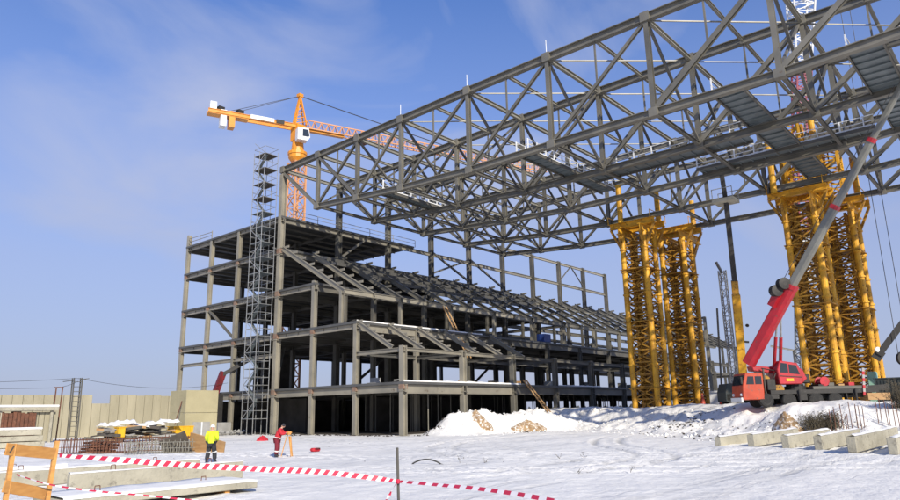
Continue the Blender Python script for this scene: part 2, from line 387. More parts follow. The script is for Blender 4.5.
for k in range(700):
    t = R.random(); x = 55 + 32 * t; y = 49.3 - 2 * t + R.gauss(-1.2, 1.6)
    clod(cl, (x, y, ground(x, y) - .02), R.uniform(.06, .2) * (2.2 if R.random() < .12 else 1))
o = cl.build('snow_clods', SNOWC); tag(o, None, None, None, 'stuff')
# dark frozen earth lumps
cl = MB()
for k in range(260):
    a = R.random()
    if a < .45: x, y = R.gauss(66.5, 2.6), R.gauss(28, 1.6)
    elif a < .75: x, y = R.gauss(52, 1.5), R.gauss(14.5, 1.2)
    else: x, y = R.gauss(57, 2), R.gauss(20, 3)
    clod(cl, (x, y, ground(x, y)), R.uniform(.05, .2))
for k in range(260):
    x, y = R.gauss(52.3, .7), R.uniform(54, 86)
    clod(cl, (x, y, ground(x, y)), R.uniform(.05, .26))
for k in range(150):
    x, y = R.uniform(54, 62), R.gauss(51.8, .6)
    clod(cl, (x, y, ground(x, y)), R.uniform(.05, .2))
for k in range(60):
    x, y = R.gauss(66, 2), R.gauss(45.6, .7)
    clod(cl, (x, y, ground(x, y)), R.uniform(.05, .22))
for k in range(60):
    x, y = R.uniform(20, 50), R.uniform(15, 70)
    clod(cl, (x, y, ground(x, y)), R.uniform(.02, .07))
o = cl.build('earth_lumps', DIRT); tag(o, None, None, None, 'stuff')

def mound(name, c, rx, ry, h, mat, rz=0, seed=0):
    mb = MB(); n = 26; vs = []; fs = []
    for j in range(n + 1):
        for i in range(n + 1):
            u = -1 + 2 * i / n; v = -1 + 2 * j / n; r = math.hypot(u, v)
            z = h * max(0, 1 - r) ** .8 * (1 + .3 * noise.noise(V((u * 2 + seed, v * 2, 1)))) + .16 * noise.noise(V((u * 6 + seed, v * 6, 2))) - .25 * sstep(.75, 1.1, r)
            x = c[0] + u * rx * math.cos(rz) - v * ry * math.sin(rz); y = c[1] + u * rx * math.sin(rz) + v * ry * math.cos(rz)
            vs.append((x, y, c[2] + z))
    for j in range(n):
        for i in range(n): fs.append((j * (n + 1) + i, j * (n + 1) + i + 1, (j + 1) * (n + 1) + i + 1, (j + 1) * (n + 1) + i))
    mb.add(vs, fs); return mb.build(name, mat, smooth=True)
tag(mound('sand_heap', (59.9, 48.7, .25), 1.8, 2.2, 2.35, SAND, .3, 3), 'conical heap of brown sand breaking through the snow bank', 'sand heap')
tag(mound('earth_heap', (66.5, 46.4, .2), 3.6, .9, 1.15, SAND, -.07, 9), 'low streak of brown earth showing in the snow bank right of the sand heap', 'earth heap')
tag(mound('earth_heap', (52.2, 14.7, .5), 1.5, 1.1, 1.5, SAND, .7, 15), 'orange brown earth bared in the bank behind the concrete beams', 'earth heap')

# ------------------------------------------------------------------ the steel building
X0, BX = 53.5, 10.1
ROWS = {'a': 102.2, 'b': 94.9, 'c': 87.3, 'd': 77.0, 'e': 69.3, 'f': 61.2, 'g': 53.5}
L1, L2, L3, L4, L5, LM = 5.7, 13.0, 18.7, 24.6, 29.1, 9.4
B = thing('steel_frame_building', (53.5, 77, 0), 'open grey steel frame of a stadium stand with dark floors and sloping rakers', 'building frame')
fx = lambda k: X0 + BX * k
NK = 15
def col(k, y, z0, z1, s=.62, mat=STEEL):
    mb = MB(); x = fx(k); mb.ibar((x, y, z0), (x, y, z1), s * .92, s, .07, up=(1, 0, 0))
    for z in (L1, L2, L3, L4):
        if z0 + .5 < z < z1 - .5: mb.box((x - s * .6, y - s * .62, z - 1.0), (x + s * .6, y + s * .62, z - .93))
    mb.box((x - s * .8, y - s * .8, z0), (x + s * .8, y + s * .8, z0 + .06))
    c_ = mb.build('column', mat, B)
    if k == 0:
        for z in (L1, L2, L3, L4):
            if z0 + .5 < z < z1 - .5: MB().box((x - s * .53, y - s * .53, z - .8), (x + s * .53, y + s * .53, z - .15)).build('splice_plate', RUSTP, c_)
TH = {}
ncol = 0
for k in range(NK + 1):
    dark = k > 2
    for r, y in ROWS.items():
        if r in 'b' and k > 8: continue
        if r in 'ac' and k > 11 : continue
        z1 = {'a': 31.0 if k == 0 else L5, 'b': L5, 'c': L5, 'd': 35.2 if k <= 4 else 33.5, 'e': L3 + .3, 'f': L2, 'g': LM + .2}[r]
        if r in 'abc' and k > 2: z1 = L4 if k < 6 else L3
        if r == 'd' and k > 9: z1 = L4 + .2
        if k == NK and r == 'g': z1 = 17.3
        s = {'d': .74, 'g': .66}.get(r, .58)
        col(k, y, 0, z1, s, STEEL if (k == 0 or (r in 'gf' and k < 2)) else (STEEL_D if k != 2 else STEEL_R)); ncol += 1  # darker steel copy behind and past the near bays: shade put into the colour
# short posts under the rakers
for k in range(0, 12):
    mb = MB(); x = fx(k); mb.ibar((x, 64.0, L2), (x, 64.0, 17.0), .42, .45, .06, up=(1, 0, 0)); mb.build('stub_column', STEEL, B)
for k in range(0, 10):
    mb = MB(); x = fx(k + .5); mb.ibar((x, ROWS['e'], L2), (x, ROWS['e'], L3), .4, .42, .06, up=(1, 0, 0)); mb.build('stub_column', STEEL_D, B)

def slab(x0, x1, y0, y1, z, cover=None):
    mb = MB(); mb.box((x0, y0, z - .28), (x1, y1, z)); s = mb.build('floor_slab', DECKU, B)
    return s
XE = fx(NK) + .4
S1 = slab(53.15, XE, 53.1, 102.5, L1)
S2 = slab(53.15, fx(9) + .3, 60.9, 102.5, L2)
slab(53.15, fx(5) + .2, 68.9, 102.5, L3)
slab(53.15, fx(4) + .3, 76.7, 102.5, L4)
slab(53.15, fx(2) + 5.6, 76.6, 102.5, L5)
slab(fx(9) + .6, XE, 76.8, 102.5, L2 - .02)
def cover(parent, x0, x1, y0, y1, z, seed=0, th=.2):
    mb = MB(); n = int((x1 - x0) / .5); vs = []
    for i in range(n + 1):
        x = x0 + (x1 - x0) * i / n; h = th * (.55 + .6 * abs(noise.noise(V((x * .5, seed, 0))))) ; j = .1 * noise.noise(V((x * .8, seed, 5)))
        vs += [(x, y0 + j, z + .002), (x, y0 + .05 + j, z + h * .8), (x, y0 + .5, z + h), (x, y1 + j * 4, z + .01)]
    fs = []
    for i in range(n):
        for q in range(3): fs.append((i * 4 + q, (i + 1) * 4 + q, (i + 1) * 4 + q + 1, i * 4 + q + 1))
    mb.add(vs, fs); mb.build('snow_cover', SNOWC, parent, smooth=True)
cover(S2, 53.3, 77, 60.95, 62.6, L2, 1, .32); cover(S1, 53.3, 75, 53.15, 55, L1, 2, .3); cover(S1, 84, 96, 53.15, 54.6, L1, 3, .2)
# floor beams (frame direction) with a few levels each
def fbeam(k, y0, y1, z, w=.34, h=.62, mat=None, name='floor_beam'):
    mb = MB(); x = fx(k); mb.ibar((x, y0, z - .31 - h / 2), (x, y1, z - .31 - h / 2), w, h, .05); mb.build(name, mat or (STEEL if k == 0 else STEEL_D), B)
for k in range(NK + 1):
    fbeam(k, 53.0, 102.3, L1, h=.8)
    if k <= 11: fbeam(k, 60.8, 102.3, L2, h=.56)
    if k <= 6: fbeam(k, 68.8, 102.3, L3, h=.52)
    if k <= 5: fbeam(k, 76.5, 102.3, L4, h=.52)
    if k <= 2: fbeam(k, 76.5, 102.3, L5, h=.46)
    fbeam(k, 53.2, 61.2, LM + .31, h=.46)
fbeam(0, 77.4, 101.9, 10.6, h=.5)
def ebeam(y, x0, x1, z, w=.36, h=.68, mat=STEEL, name='edge_beam'):
    mb = MB(); mb.ibar((x0, y, z - .315 - h / 2), (x1, y, z - .315 - h / 2), w, h, .05); mb.build(name, mat, B)
for (a, b, mt) in ((fx(0), fx(2), STEEL), (fx(2), XE, STEEL_D)):  # edge beams past the second bay take the dark copy, painting roof-truss shade
    ebeam(53.5, a, b, L1, h=.95, mat=mt); ebeam(53.5, a, b, LM + .31, h=.42, mat=mt); ebeam(61.2, a, min(b, fx(12)), L2, h=.8, mat=mt)
for (a, b, mt) in ((fx(0), fx(4), STEEL), (fx(4), fx(12), STEEL_R)):
    ebeam(64.0, a, b, 17.6, h=.6, mat=mt)
ebeam(69.3, 53.5, fx(12), L3, h=.7, mat=STEEL_D); ebeam(77, 53.5, XE, L4, h=.7, mat=STEEL_R)
ebeam(77, 53.5, fx(9) + .2, L5, h=.55); ebeam(102.2, 53.5, fx(4), L5, mat=STEEL_D); ebeam(102.2, 53.5, fx(8), L4, mat=STEEL_D); ebeam(102.2, 53.5, XE, L2, mat=STEEL_D); ebeam(102.2, 53.5, fx(9), L3, mat=STEEL_D)
ebeam(77, fx(5) - .3, fx(9) + .4, 33.6, h=.5)
ebeam(61.2, 53.5, fx(6), LM + .31, h=.4, mat=STEEL_D); ebeam(69.3, 53.5, XE, L1, mat=STEEL_D); ebeam(69.3, 53.5, fx(12), L2, mat=STEEL_D)
ebeam(61.2, 53.5, XE, L1, mat=STEEL_D); ebeam(77, 53.5, XE, L2, mat=STEEL_D); ebeam(77, 53.5, fx(10), L3, mat=STEEL_D); ebeam(77, 53.5, XE, L1, mat=STEEL_D)
ebeam(87.3, 53.5, XE, L2, mat=STEEL_D); ebeam(87.3, 53.5, XE, L3, mat=STEEL_D); ebeam(94.9, 53.5, fx(8), L2, mat=STEEL_D)
ebeam(53.5, fx(13), XE, 17.6, h=.4); ebeam(53.5, fx(13), XE, 13, h=.4)
# secondary joists beneath the decks show as ribs along the undersides
for (y0, y1, x1, z) in ((78, 102, fx(2) + 5, L5), (78, 102, fx(4), L4), (70, 102, fx(5), L3), (62, 102, fx(8), L2)):
    mb = MB(); y = y0
    while y < y1: mb.ibar((53.4, y, z - .30 - .16), (x1, y, z - .30 - .16), .18, .30, .03); y += 2.6
    mb.build('deck_joists', STEEL_D, B)
# rakers with stepped brackets
def raker(x, y0, z0, y1, z1, w=.36, h=.62, n=7, mat=STEEL, lip=True):
    mb = MB(); mb.ibar((x, y0, z0), (x, y1, z1), w, h, .05)
    for i in range(n):
        t = (i + .3) / n; y = y0 + (y1 - y0) * t; z = z0 + (z1 - z0) * t
        dz = abs(z1 - z0) / n * .42; dy = abs(y1 - y0) / n * .5
        mb.box((x - .05, y - dy, z + .2), (x + .05, y, z + .24 + dz * .6))
    return mb.build('raker', mat, B)
k = 0
while k <= 14:
    raker(fx(k), 76.6, L4 - .1, 63.6, 16.9, mat=STEEL if k < 1 else STEEL_R); k += .5
k = 0
while k <= 2.5:
    raker(fx(k), 61.1, L2 - .1, 55.2, 9.5, .32, .5, 5); k += .5
# stepped tribune planks laid on the upper rakers
def planks(k0, k1, i0, i1, n=9):
    mb = MB()
    for i in range(i0, i1):
        t = (i + .5) / n; y = 76.6 + (63.6 - 76.6) * t; z = L4 - .1 + (16.9 - L4 + .1) * t + .42
        z -= .52
        mb.box((fx(k0) + .2, y - .5, z), (fx(k1) - .2, y + .5, z + .12)); mb.box((fx(k0) + .2, y - .5, z - .32), (fx(k1) - .2, y - .4, z - .004))
    mb.build('tribune_steps', STEPS, B)
for q_ in range(1, 11): planks(q_ * .5, q_ * .5 + .5, 0, (2, 4, 5, 6, 6, 6, 6, 5, 5, 4)[q_ - 1])
# longitudinal tie rods between rakers, far part of the stand
for k in range(5, 13):
    for t in (.33, .66):
        mb = MB(); y = 76.6 - 13 * t; z = L4 - 7.7 * t; mb.ibar((fx(k), y, z), (fx(k + 1), y, z), .2, .26, .03); mb.build('tie_beam', STEEL_L, B)
# wall bracing and the upper wind bracing
def brace(p0, p1, s=.26, mat=STEEL_D): mb = MB(); mb.bar(p0, p1, s); mb.build('brace', mat, B)
brace((fx(3), 77, L5), (fx(4), 77, L4 + .5), .3); brace((fx(4), 77, L5 + .3), (fx(5), 77, L4 + .6), .3); brace((fx(3), 77, L4 + .6), (fx(4), 77, L5), .3)
brace((fx(7), 77, L5), (fx(7.5), 77, 33.1), .2); brace((fx(7.5), 77, 33.1), (fx(8), 77, L5), .2)
brace((fx(1), 77, L4), (fx(1.6), 77, L5), .3); brace((fx(0), 87.3, L2), (fx(0), 94.9, L3 - .6), .3)
brace((fx(2), 87.3, L1), (fx(3), 87.3, L2 - .6), .35); brace((fx(5), 87.3, L1), (fx(6), 87.3, L2 - .6), .35); brace((fx(0.02), 77.3, L1 + .2), (fx(.6), 84, L2 - 1.2), .35)
# hand rails at the roof edge
mb = MB()
for k in range(0, 6): mb.tube((fx(k * .5) + 1, 76.85, L5), (fx(k * .5) + 1, 76.85, L5 + 1.2), .05)
mb.tube((fx(0) + 1, 76.85, L5 + 1.15), (fx(2.6), 76.85, L5 + 1.15), .05); mb.tube((fx(0) + 1, 76.85, L5 + .6), (fx(2.6), 76.85, L5 + .6), .04)
mb.build('guard_rail', ZINC, B)
mb = MB()
for y in (102.1, 98.5, 94.9): mb.tube((53.3, y, L5), (53.3, y, L5 + 1.3), .07)
mb.tube((53.3, 102.1, L5 + 1.25), (53.3, 94.9, L5 + 1.1), .05); mb.tube((53.3, 102.1, L5 + .65), (53.3, 94.9, L5 + .6), .05); mb.build('guard_rail', STEEL, B)
# masonry enclosing the ground storey
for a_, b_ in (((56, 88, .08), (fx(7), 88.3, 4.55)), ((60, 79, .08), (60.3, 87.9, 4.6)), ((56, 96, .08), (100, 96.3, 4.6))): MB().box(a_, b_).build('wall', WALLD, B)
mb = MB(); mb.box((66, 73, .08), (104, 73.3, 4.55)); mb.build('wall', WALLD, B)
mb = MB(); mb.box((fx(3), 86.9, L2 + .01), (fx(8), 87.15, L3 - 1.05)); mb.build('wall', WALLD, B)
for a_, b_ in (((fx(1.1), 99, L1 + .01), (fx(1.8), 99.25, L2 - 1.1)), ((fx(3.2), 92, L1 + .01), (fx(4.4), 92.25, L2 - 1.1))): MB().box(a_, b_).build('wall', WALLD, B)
for k in range(60):   # temporary props and stacked material on the floors
    x = R.uniform(56, 140); y = R.uniform(56, 72); MB().tube((x, y, .07), (x, y, L1 - .3), .06, 5).build('floor_prop', STEEL_L if k % 3 else STEEL_D, B)
for k in range(40):
    x = R.uniform(56, 150); y = R.uniform(56, 66); h = R.uniform(.3, 1.3); MB().box((x, y, L1 + .01), (x + R.uniform(.4, 2.5), y + 1, L1 + .01 + h)).build('stored_material', (DARKWOOD, CONC_G, TIMBER, STEEL_L)[k % 4], B)
# things lying in the building
tag(MB().box((fx(4) - .9, 60.98, L2 + .004), (fx(4) + 1.0, 62.5, L2 + 1.35)).build('plastic_crate', BLUE, bevel=.06), 'dark blue crate standing on the second floor edge under the rakers', 'crate')
def ladder(name, p0, p1, label, w=.7, mat=TIMBER):
    t = thing(name, p0, label, 'ladder'); p0 = V(p0); p1 = V(p1); x = V((1, 0, 0))
    for s in (-1, 1): MB().bar(p0 + x * w / 2 * s, p1 + x * w / 2 * s, .12, .16).build('side_rail', mat, t)
    for i in range(1, 12): q = p0.lerp(p1, i / 12); MB().bar(q - x * w / 2, q + x * w / 2, .06).build('rung', mat, t)
ladder('timber_ladder', (73.5, 60.6, 9.6), (70.3, 62.2, 16.6), 'brown timber ladder leaning on the rakers above the snowy ledge')
ladder('timber_ladder', (79.9, 51.9, 1.7), (75.6, 53.0, 6.3), 'brown timber ladder standing behind the snow bank up to the first floor')
t = thing('timber_platform', (63.6, 76.2, 18.75), 'small timber work platform fixed to the second tall column', 'platform')
MB().box((62.8, 75.6, 18.75), (64.7, 76.6, 18.85)).build('deck', TIMBER, t)
mb = MB()
for x in (62.9, 64.6): mb.bar((x, 75.7, 18.85), (x, 75.7, 20), .08)
mb.bar((62.9, 75.7, 19.95), (64.6, 75.7, 19.95), .1); mb.bar((62.9, 75.7, 19.4), (64.6, 75.7, 19.4), .1); mb.build('guard_rail', TIMBER, t)

# ------------------------------------------------------------------ roof trusses
NODES = [77, 69.2, 61.4, 53.7, 43.4, 33.1, 22.6, 12.3, 2.0, -6, -14, -22]
def ztop(y):
    a = abs(y - 27.6)
    return 36.55 if a < 12 else 36.55 - (a - 12) * .019
def zbot(y):
    a = abs(y - 27.6)
    return 27.35 if a < 17 else 27.35 + ((a - 17) / 24.6) ** 1.3 * 1.55
TL = ['nearest roof truss, its end on the corner column', 'second roof truss from the near edge of the roof', 'middle one of the five roof trusses', 'fourth roof truss, the first carried by the yellow towers', 'farthest roof truss, last before the open row of columns']
for q in range(5):
    x = fx(q); t = thing('roof_truss', (x, 77, 27.3), 'long grey steel lattice girder, ' + TL[q], 'roof truss', 'parallel roof trusses')
    hv = STEEL_R
    for part, zf, w, h, ys in (('top_chord', ztop, .60, .74, NODES), ('bottom_chord', zbot, .56, .64, NODES[1:-1])):
        mb = MB()
        for i in range(len(ys) - 1): mb.ibar((x, ys[i], zf(ys[i])), (x, ys[i + 1], zf(ys[i + 1])), w, h, .07)
        for y in ys: mb.box((x - w * .62, y - .42, zf(y) - h * .62), (x + w * .62, y + .42, zf(y) + h * .62))
        mb.build(part, hv, t)
    for i in (0, len(NODES) - 1):
        j = 1 if i == 0 else i - 1
        MB().ibar((x, NODES[i], ztop(NODES[i]) - .35), (x, NODES[j], zbot(NODES[j])), .38, .44, .06, up=(1, 0, 0)).build('end_diagonal', hv, t)
    for i in range(1, len(NODES) - 1):
        y = NODES[i]
        MB().ibar((x, y, zbot(y)), (x, y, ztop(y)), .42, .46, .06, up=(1, 0, 0)).build('vertical', hv, t)
        if i < len(NODES) - 2:
            y2 = NODES[i + 1]; s = .30 if i < 6 else .44
            MB().ibar((x + .03, y, zbot(y) + .2), (x + .03, y2, ztop(y2) - .2), s, s, .05, up=(1, 0, 0)).build('diagonal', hv, t)
            if i == 1: MB().ibar((x - .05, y, ztop(y) - .2), (x - .05, y2, zbot(y2) + .2), .34, .36, .05, up=(1, 0, 0)).build('diagonal', hv, t)
            ym = (y + y2) / 2; zm = (zbot(y) + ztop(y2)) / 2
            MB().bar((x, ym, zm + .1), (x, ym, ztop(ym)), .15).build('hanger', hv, t)
    for y in (NODES[3:6] if q == 0 else []): MB().tube((x - .1, y, ztop(y) + .3), (x - .1, y, ztop(y) + 1.9), .045, 5).build('safety_post', RAILW, t)
BLB = ['first bay, between the two nearest trusses', 'second bay from the near edge', 'third bay of the roof', 'last bay, over the two yellow towers']
for q in range(4):
    xa, xb = fx(q) + .27, fx(q + 1) - .27; t = thing('roof_bracing', (xa, 77, 27.3), 'purlins and crossed sway rods tying the ' + BLB[q], 'roof bracing', 'bracing bays of the roof')
    for i, y in enumerate(NODES):
        MB().ibar((xa, y, ztop(y) - .05), (xb, y, ztop(y) - .05), .34, .46, .05).build('purlin', STEEL_L, t)
        if i < len(NODES) - 1:
            ym = (y + NODES[i + 1]) / 2
            MB().ibar((xa, ym, ztop(ym) - .02), (xb, ym, ztop(ym) - .02), .26, .34, .04).build('purlin', STEEL_L, t)
        if 0 < i < len(NODES) - 1:
            MB().ibar((xa, y, zbot(y)), (xb, y, zbot(y)), .3, .36, .04).build('bottom_strut', STEEL_D, t)
            MB().bar((xa, y, ztop(y) - .4), (xb, y + .01, zbot(y) + .3), .24).build('sway_brace', STEEL_D, t)
            MB().bar((xa, y + .2, zbot(y) + .3), (xb, y + .2, ztop(y) - .4), .21).build('sway_brace', STEEL_D, t)
        if 2 < i < len(NODES) - 2:
            MB().bar((xa, y - .3, ztop(y) - .3), (xb, NODES[i + 1], ztop(NODES[i + 1]) - .3), .11).build('plan_brace', STEEL_L, t)
# walkways at the level of the bottom chords
def walkway(p0, p1, w, label, ups=(1, 1), step=2.0, deck=GALV):
    p0 = V(p0); p1 = V(p1); d = (p1 - p0).normalized(); n = V((-d.y, d.x, 0)); L_ = (p1 - p0).length
    t = thing('roof_walkway', p0, label, 'walkway', 'walkways under the roof')
    mb = MB(); mb.bar(p0, p1, w, .07)
    k = .5
    while k < L_: q = p0 + d * k - V((0, 0, .1)); mb.bar(q - n * w / 2, q + n * w / 2, .1, .12); k += 1.25
    mb.build('deck', deck, t)
    mb = MB()
    for s in (-1, 1): mb.ibar(p0 + n * (w / 2 + .07) * s - V((0, 0, .12)), p1 + n * (w / 2 + .07) * s - V((0, 0, .12)), .13, .34, .03)
    mb.build('side_beam', STEEL_D, t)
    for s, u in zip((-1, 1), ups):
        if not u: continue
        a = p0 + n * (w / 2 - .04) * s; b = p1 + n * (w / 2 - .04) * s
        k = .1
        while k < L_: q = a + d * k; MB().bar(q, q + V((0, 0, 1.2)), .13, .1).build('rail_post', RAILW, t); k += step
        mb = MB()
        for z in (.6, 1.15): mb.tube(a + V((0, 0, z)), b + V((0, 0, z)), .045, 5)
        mb.box(tuple(V((min(a.x, b.x), min(a.y, b.y), a.z + .05)) - V((.02, .02, 0))), tuple(V((max(a.x, b.x), max(a.y, b.y), a.z + .25)) + V((.02, .02, 0))))
        mb.build('hand_rail', RAILW, t)
walkway((54, 16.7, 27.9), (84, 16.7, 27.9), 2.2, 'galvanised walkway crossing under the middle of the roof towards the right tower', (0, 1))
walkway((54, 6.7, 27.9), (93, 6.7, 27.9), 2.2, 'galvanised walkway crossing the roof nearest the right edge', (0, 1))
walkway((54, 37.0, 27.9), (72, 37.0, 27.9), 1.5, 'short walkway with white posts at the left of the left yellow tower', (1, 1), 1.6)
walkway((65.6, 36, 27.7), (65.6, 18.6, 27.7), 2.6, 'broad grey walkway running along the second truss', (1, 0))
walkway((72.1, 26, 27.7), (72.1, 9, 27.7), 1.6, 'narrow light grey walkway running along the middle truss', (1, 0))
walkway((54, 58.0, 28.6), (66, 58.0, 28.6), 1.3, 'walkway with white posts near the left end of the roof', (1, 0), 1.6)

# ------------------------------------------------------------------ yellow support towers
def tower_leg(cx_, cy_, zb, label, posts, arm):
    t = thing('support_tower', (cx_, cy_, zb), label, 'support tower', 'yellow lattice towers under the roof')
    s = 1.55; zt = 25.3
    cs = [(cx_ - s, cy_ - s), (cx_ + s, cy_ - s), (cx_ + s, cy_ + s), (cx_ - s, cy_ + s)]
    for c in cs:
        mb = MB(); mb.tube((*c, zb), (*c, zt), .35, 12)
        z = zb + 3
        while z < zt: mb.lathe((*c, z), (0, 0, 1), [(-.1, .35), (-.1, .46), (.1, .46), (.1, .35)], 12); z += 3.05
        mb.box((c[0] - .55, c[1] - .55, zb - .3), (c[0] + .55, c[1] + .55, zb + .12))
        mb.build('leg', YELLOW, t, smooth=False)
    for i in range(4):
        a, b = cs[i], cs[(i + 1) % 4]; mb = MB(); n = 15
        for k in range(n):
            z0 = zb + .2 + (zt - zb - .4) * k / n; z1 = zb + .2 + (zt - zb - .4) * (k + 1) / n
            mb.bar((*a, z0), (*b, z0), .18); mb.bar((*a, z0), (*b, z1), .15); mb.bar((*b, z0), (*a, z1), .15)
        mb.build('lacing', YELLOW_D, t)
    # inner climbing mast seen through the lacing
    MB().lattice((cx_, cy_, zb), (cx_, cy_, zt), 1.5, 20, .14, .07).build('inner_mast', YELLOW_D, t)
    mb = MB()
    for yy in (-s, s): mb.ibar((cx_ - 2.6, cy_ + yy, zt + .35), (cx_ + 2.6 + arm, cy_ + yy, zt + .35), .6, 1.0, .08)
    for xx in (-s, s): mb.ibar((cx_ + xx, cy_ - 3.2, zt + 1.24), (cx_ + xx, cy_ + 3.2, zt + 1.24), .6, .76, .08)
    mb.build('head_beam', YELLOW, t)
    for yy in (-s, s):
        for p_, q_ in (((cx_ + s, cy_ + yy, zt - 3), (cx_ + 2.5 + arm * .8, cy_ + yy, zt)), ((cx_ - s, cy_ + yy, zt - 2.4), (cx_ - 2.5, cy_ + yy, zt)), ((cx_ + yy, cy_ - s, zt - 2.4), (cx_ + yy, cy_ - 3.1, zt + .8)), ((cx_ + yy, cy_ + s, zt - 2.4), (cx_ + yy, cy_ + 3.1, zt + .8))):
            MB().bar(p_, q_, .28).build('bracket', YELLOW_D, t)
    for z in (zt - 5, zt - 12, zb + 3):
        MB().box((cx_ - 2.0, cy_ - 2.0, z), (cx_ + 2.0, cy_ + 2.0, z + .12)).build('landing', YELLOW_D, t)
    for (dx, dy, h) in posts: MB().tube((cx_ + dx, cy_ + dy, zt + 1.4), (cx_ + dx, cy_ + dy, h), .36, 12).build('guide_post', YELLOW, t)
    if cy_ < 25: MB().lattice((cx_, cy_, zt + 1.65), (cx_, cy_, 35.5), 1.9, 8, .16, .08).build('jacking_frame', YELLOW, t)
    mb = MB()
    for (dx, dy) in ((-2.4, -3), (2.4, -3), (-2.4, 3), (2.4, 3)): mb.bar((cx_ + dx, cy_ + dy, zt + 1.38), (cx_ + dx, cy_ + dy, zt + 2.5), .07)
    for s_ in (-3, 3): mb.bar((cx_ - 2.4, cy_ + s_, zt + 2.45), (cx_ + 2.4, cy_ + s_, zt + 2.45), .07)
    mb.build('guard_rail', YELLOW, t)
tower_leg(84.6, 39.7, 1.8, 'yellow lattice tower on the left of the left pair, four tubes with dense lacing', [(-2.3, 1.2, 32), (1.9, -2.3, 31.5)], 0)
tower_leg(91.7, 37.4, 1.8, 'yellow lattice tower on the right of the left pair, its bracket arm pointing right', [(2.2, -1.9, 31.2)], 2.0)
tower_leg(85.6, 19.4, 1.9, 'yellow lattice tower just behind the red boom, left of the right pair', [(-2.3, 2.2, 33), (1.2, -2.0, 36), (2.2, 2.0, 34)], 0)
tower_leg(93.8, 17.2, 1.9, 'rightmost yellow lattice tower with sunlit tubes', [(-1.2, 2.0, 35), (2.1, -2.0, 33)], 1.0)

# ------------------------------------------------------------------ scaffold stair tower
t = thing('scaffold_tower', (51.4, 79.6, 0), 'tall slender grey scaffold stair tower standing against the corner of the frame', 'scaffold')
sx0, sx1, sy0, sy1 = 50.5, 52.6, 77.2, 79.8; ZT = 38.2
for (x, y) in ((sx0, sy0), (sx1, sy0), (sx1, sy1), (sx0, sy1), (sx0, (sy0 + sy1) / 2), (sx1, (sy0 + sy1) / 2)):
    MB().tube((x, y, 0), (x, y, ZT), .05, 6).build('standard', ZINC, t)
z = 2.0; i = 0
while z < ZT:
    MB().box((sx0 + .1, sy0 + .1, z - .05), (sx1 - .1, sy1 - .1, z + .03)).build('platform', DARKWOOD if z > 30 else GALV, t) if (z > 26 or i % 1 == 0) else None
    mb = MB()
    for dz in (0, 1.0):
        for (a, b) in (((sx0, sy0), (sx1, sy0)), ((sx1, sy0), (sx1, sy1)), ((sx1, sy1), (sx0, sy1)), ((sx0, sy1), (sx0, sy0))):
            mb.tube((*a, z + dz), (*b, z + dz), .038, 5)
    mb.tube((sx0, sy0, z), (sx0, sy1, z + 2), .045, 5) if i % 2 else mb.tube((sx0, sy1, z), (sx0, sy0, z + 2), .045, 5)
    mb.build('guard_rail', ZINC, t)
    if z + 2 < ZT:
        mb = MB(); a, b = (sy0 + .3, sy1 - .3) if i % 2 else (sy1 - .3, sy0 + .3)
        mb.bar((sx0 + .5, a, z), (sx0 + .5, b, z + 2.05), .4, .06); mb.build('stair_flight', GALV, t)
    z += 2.1; i += 1
for z in (L2, L4, L5 + 3):
    MB().tube((sx1, sy0 + .4, z), (53.4, sy0 + .4, z), .05, 5).build('wall_tie', ZINC, t)

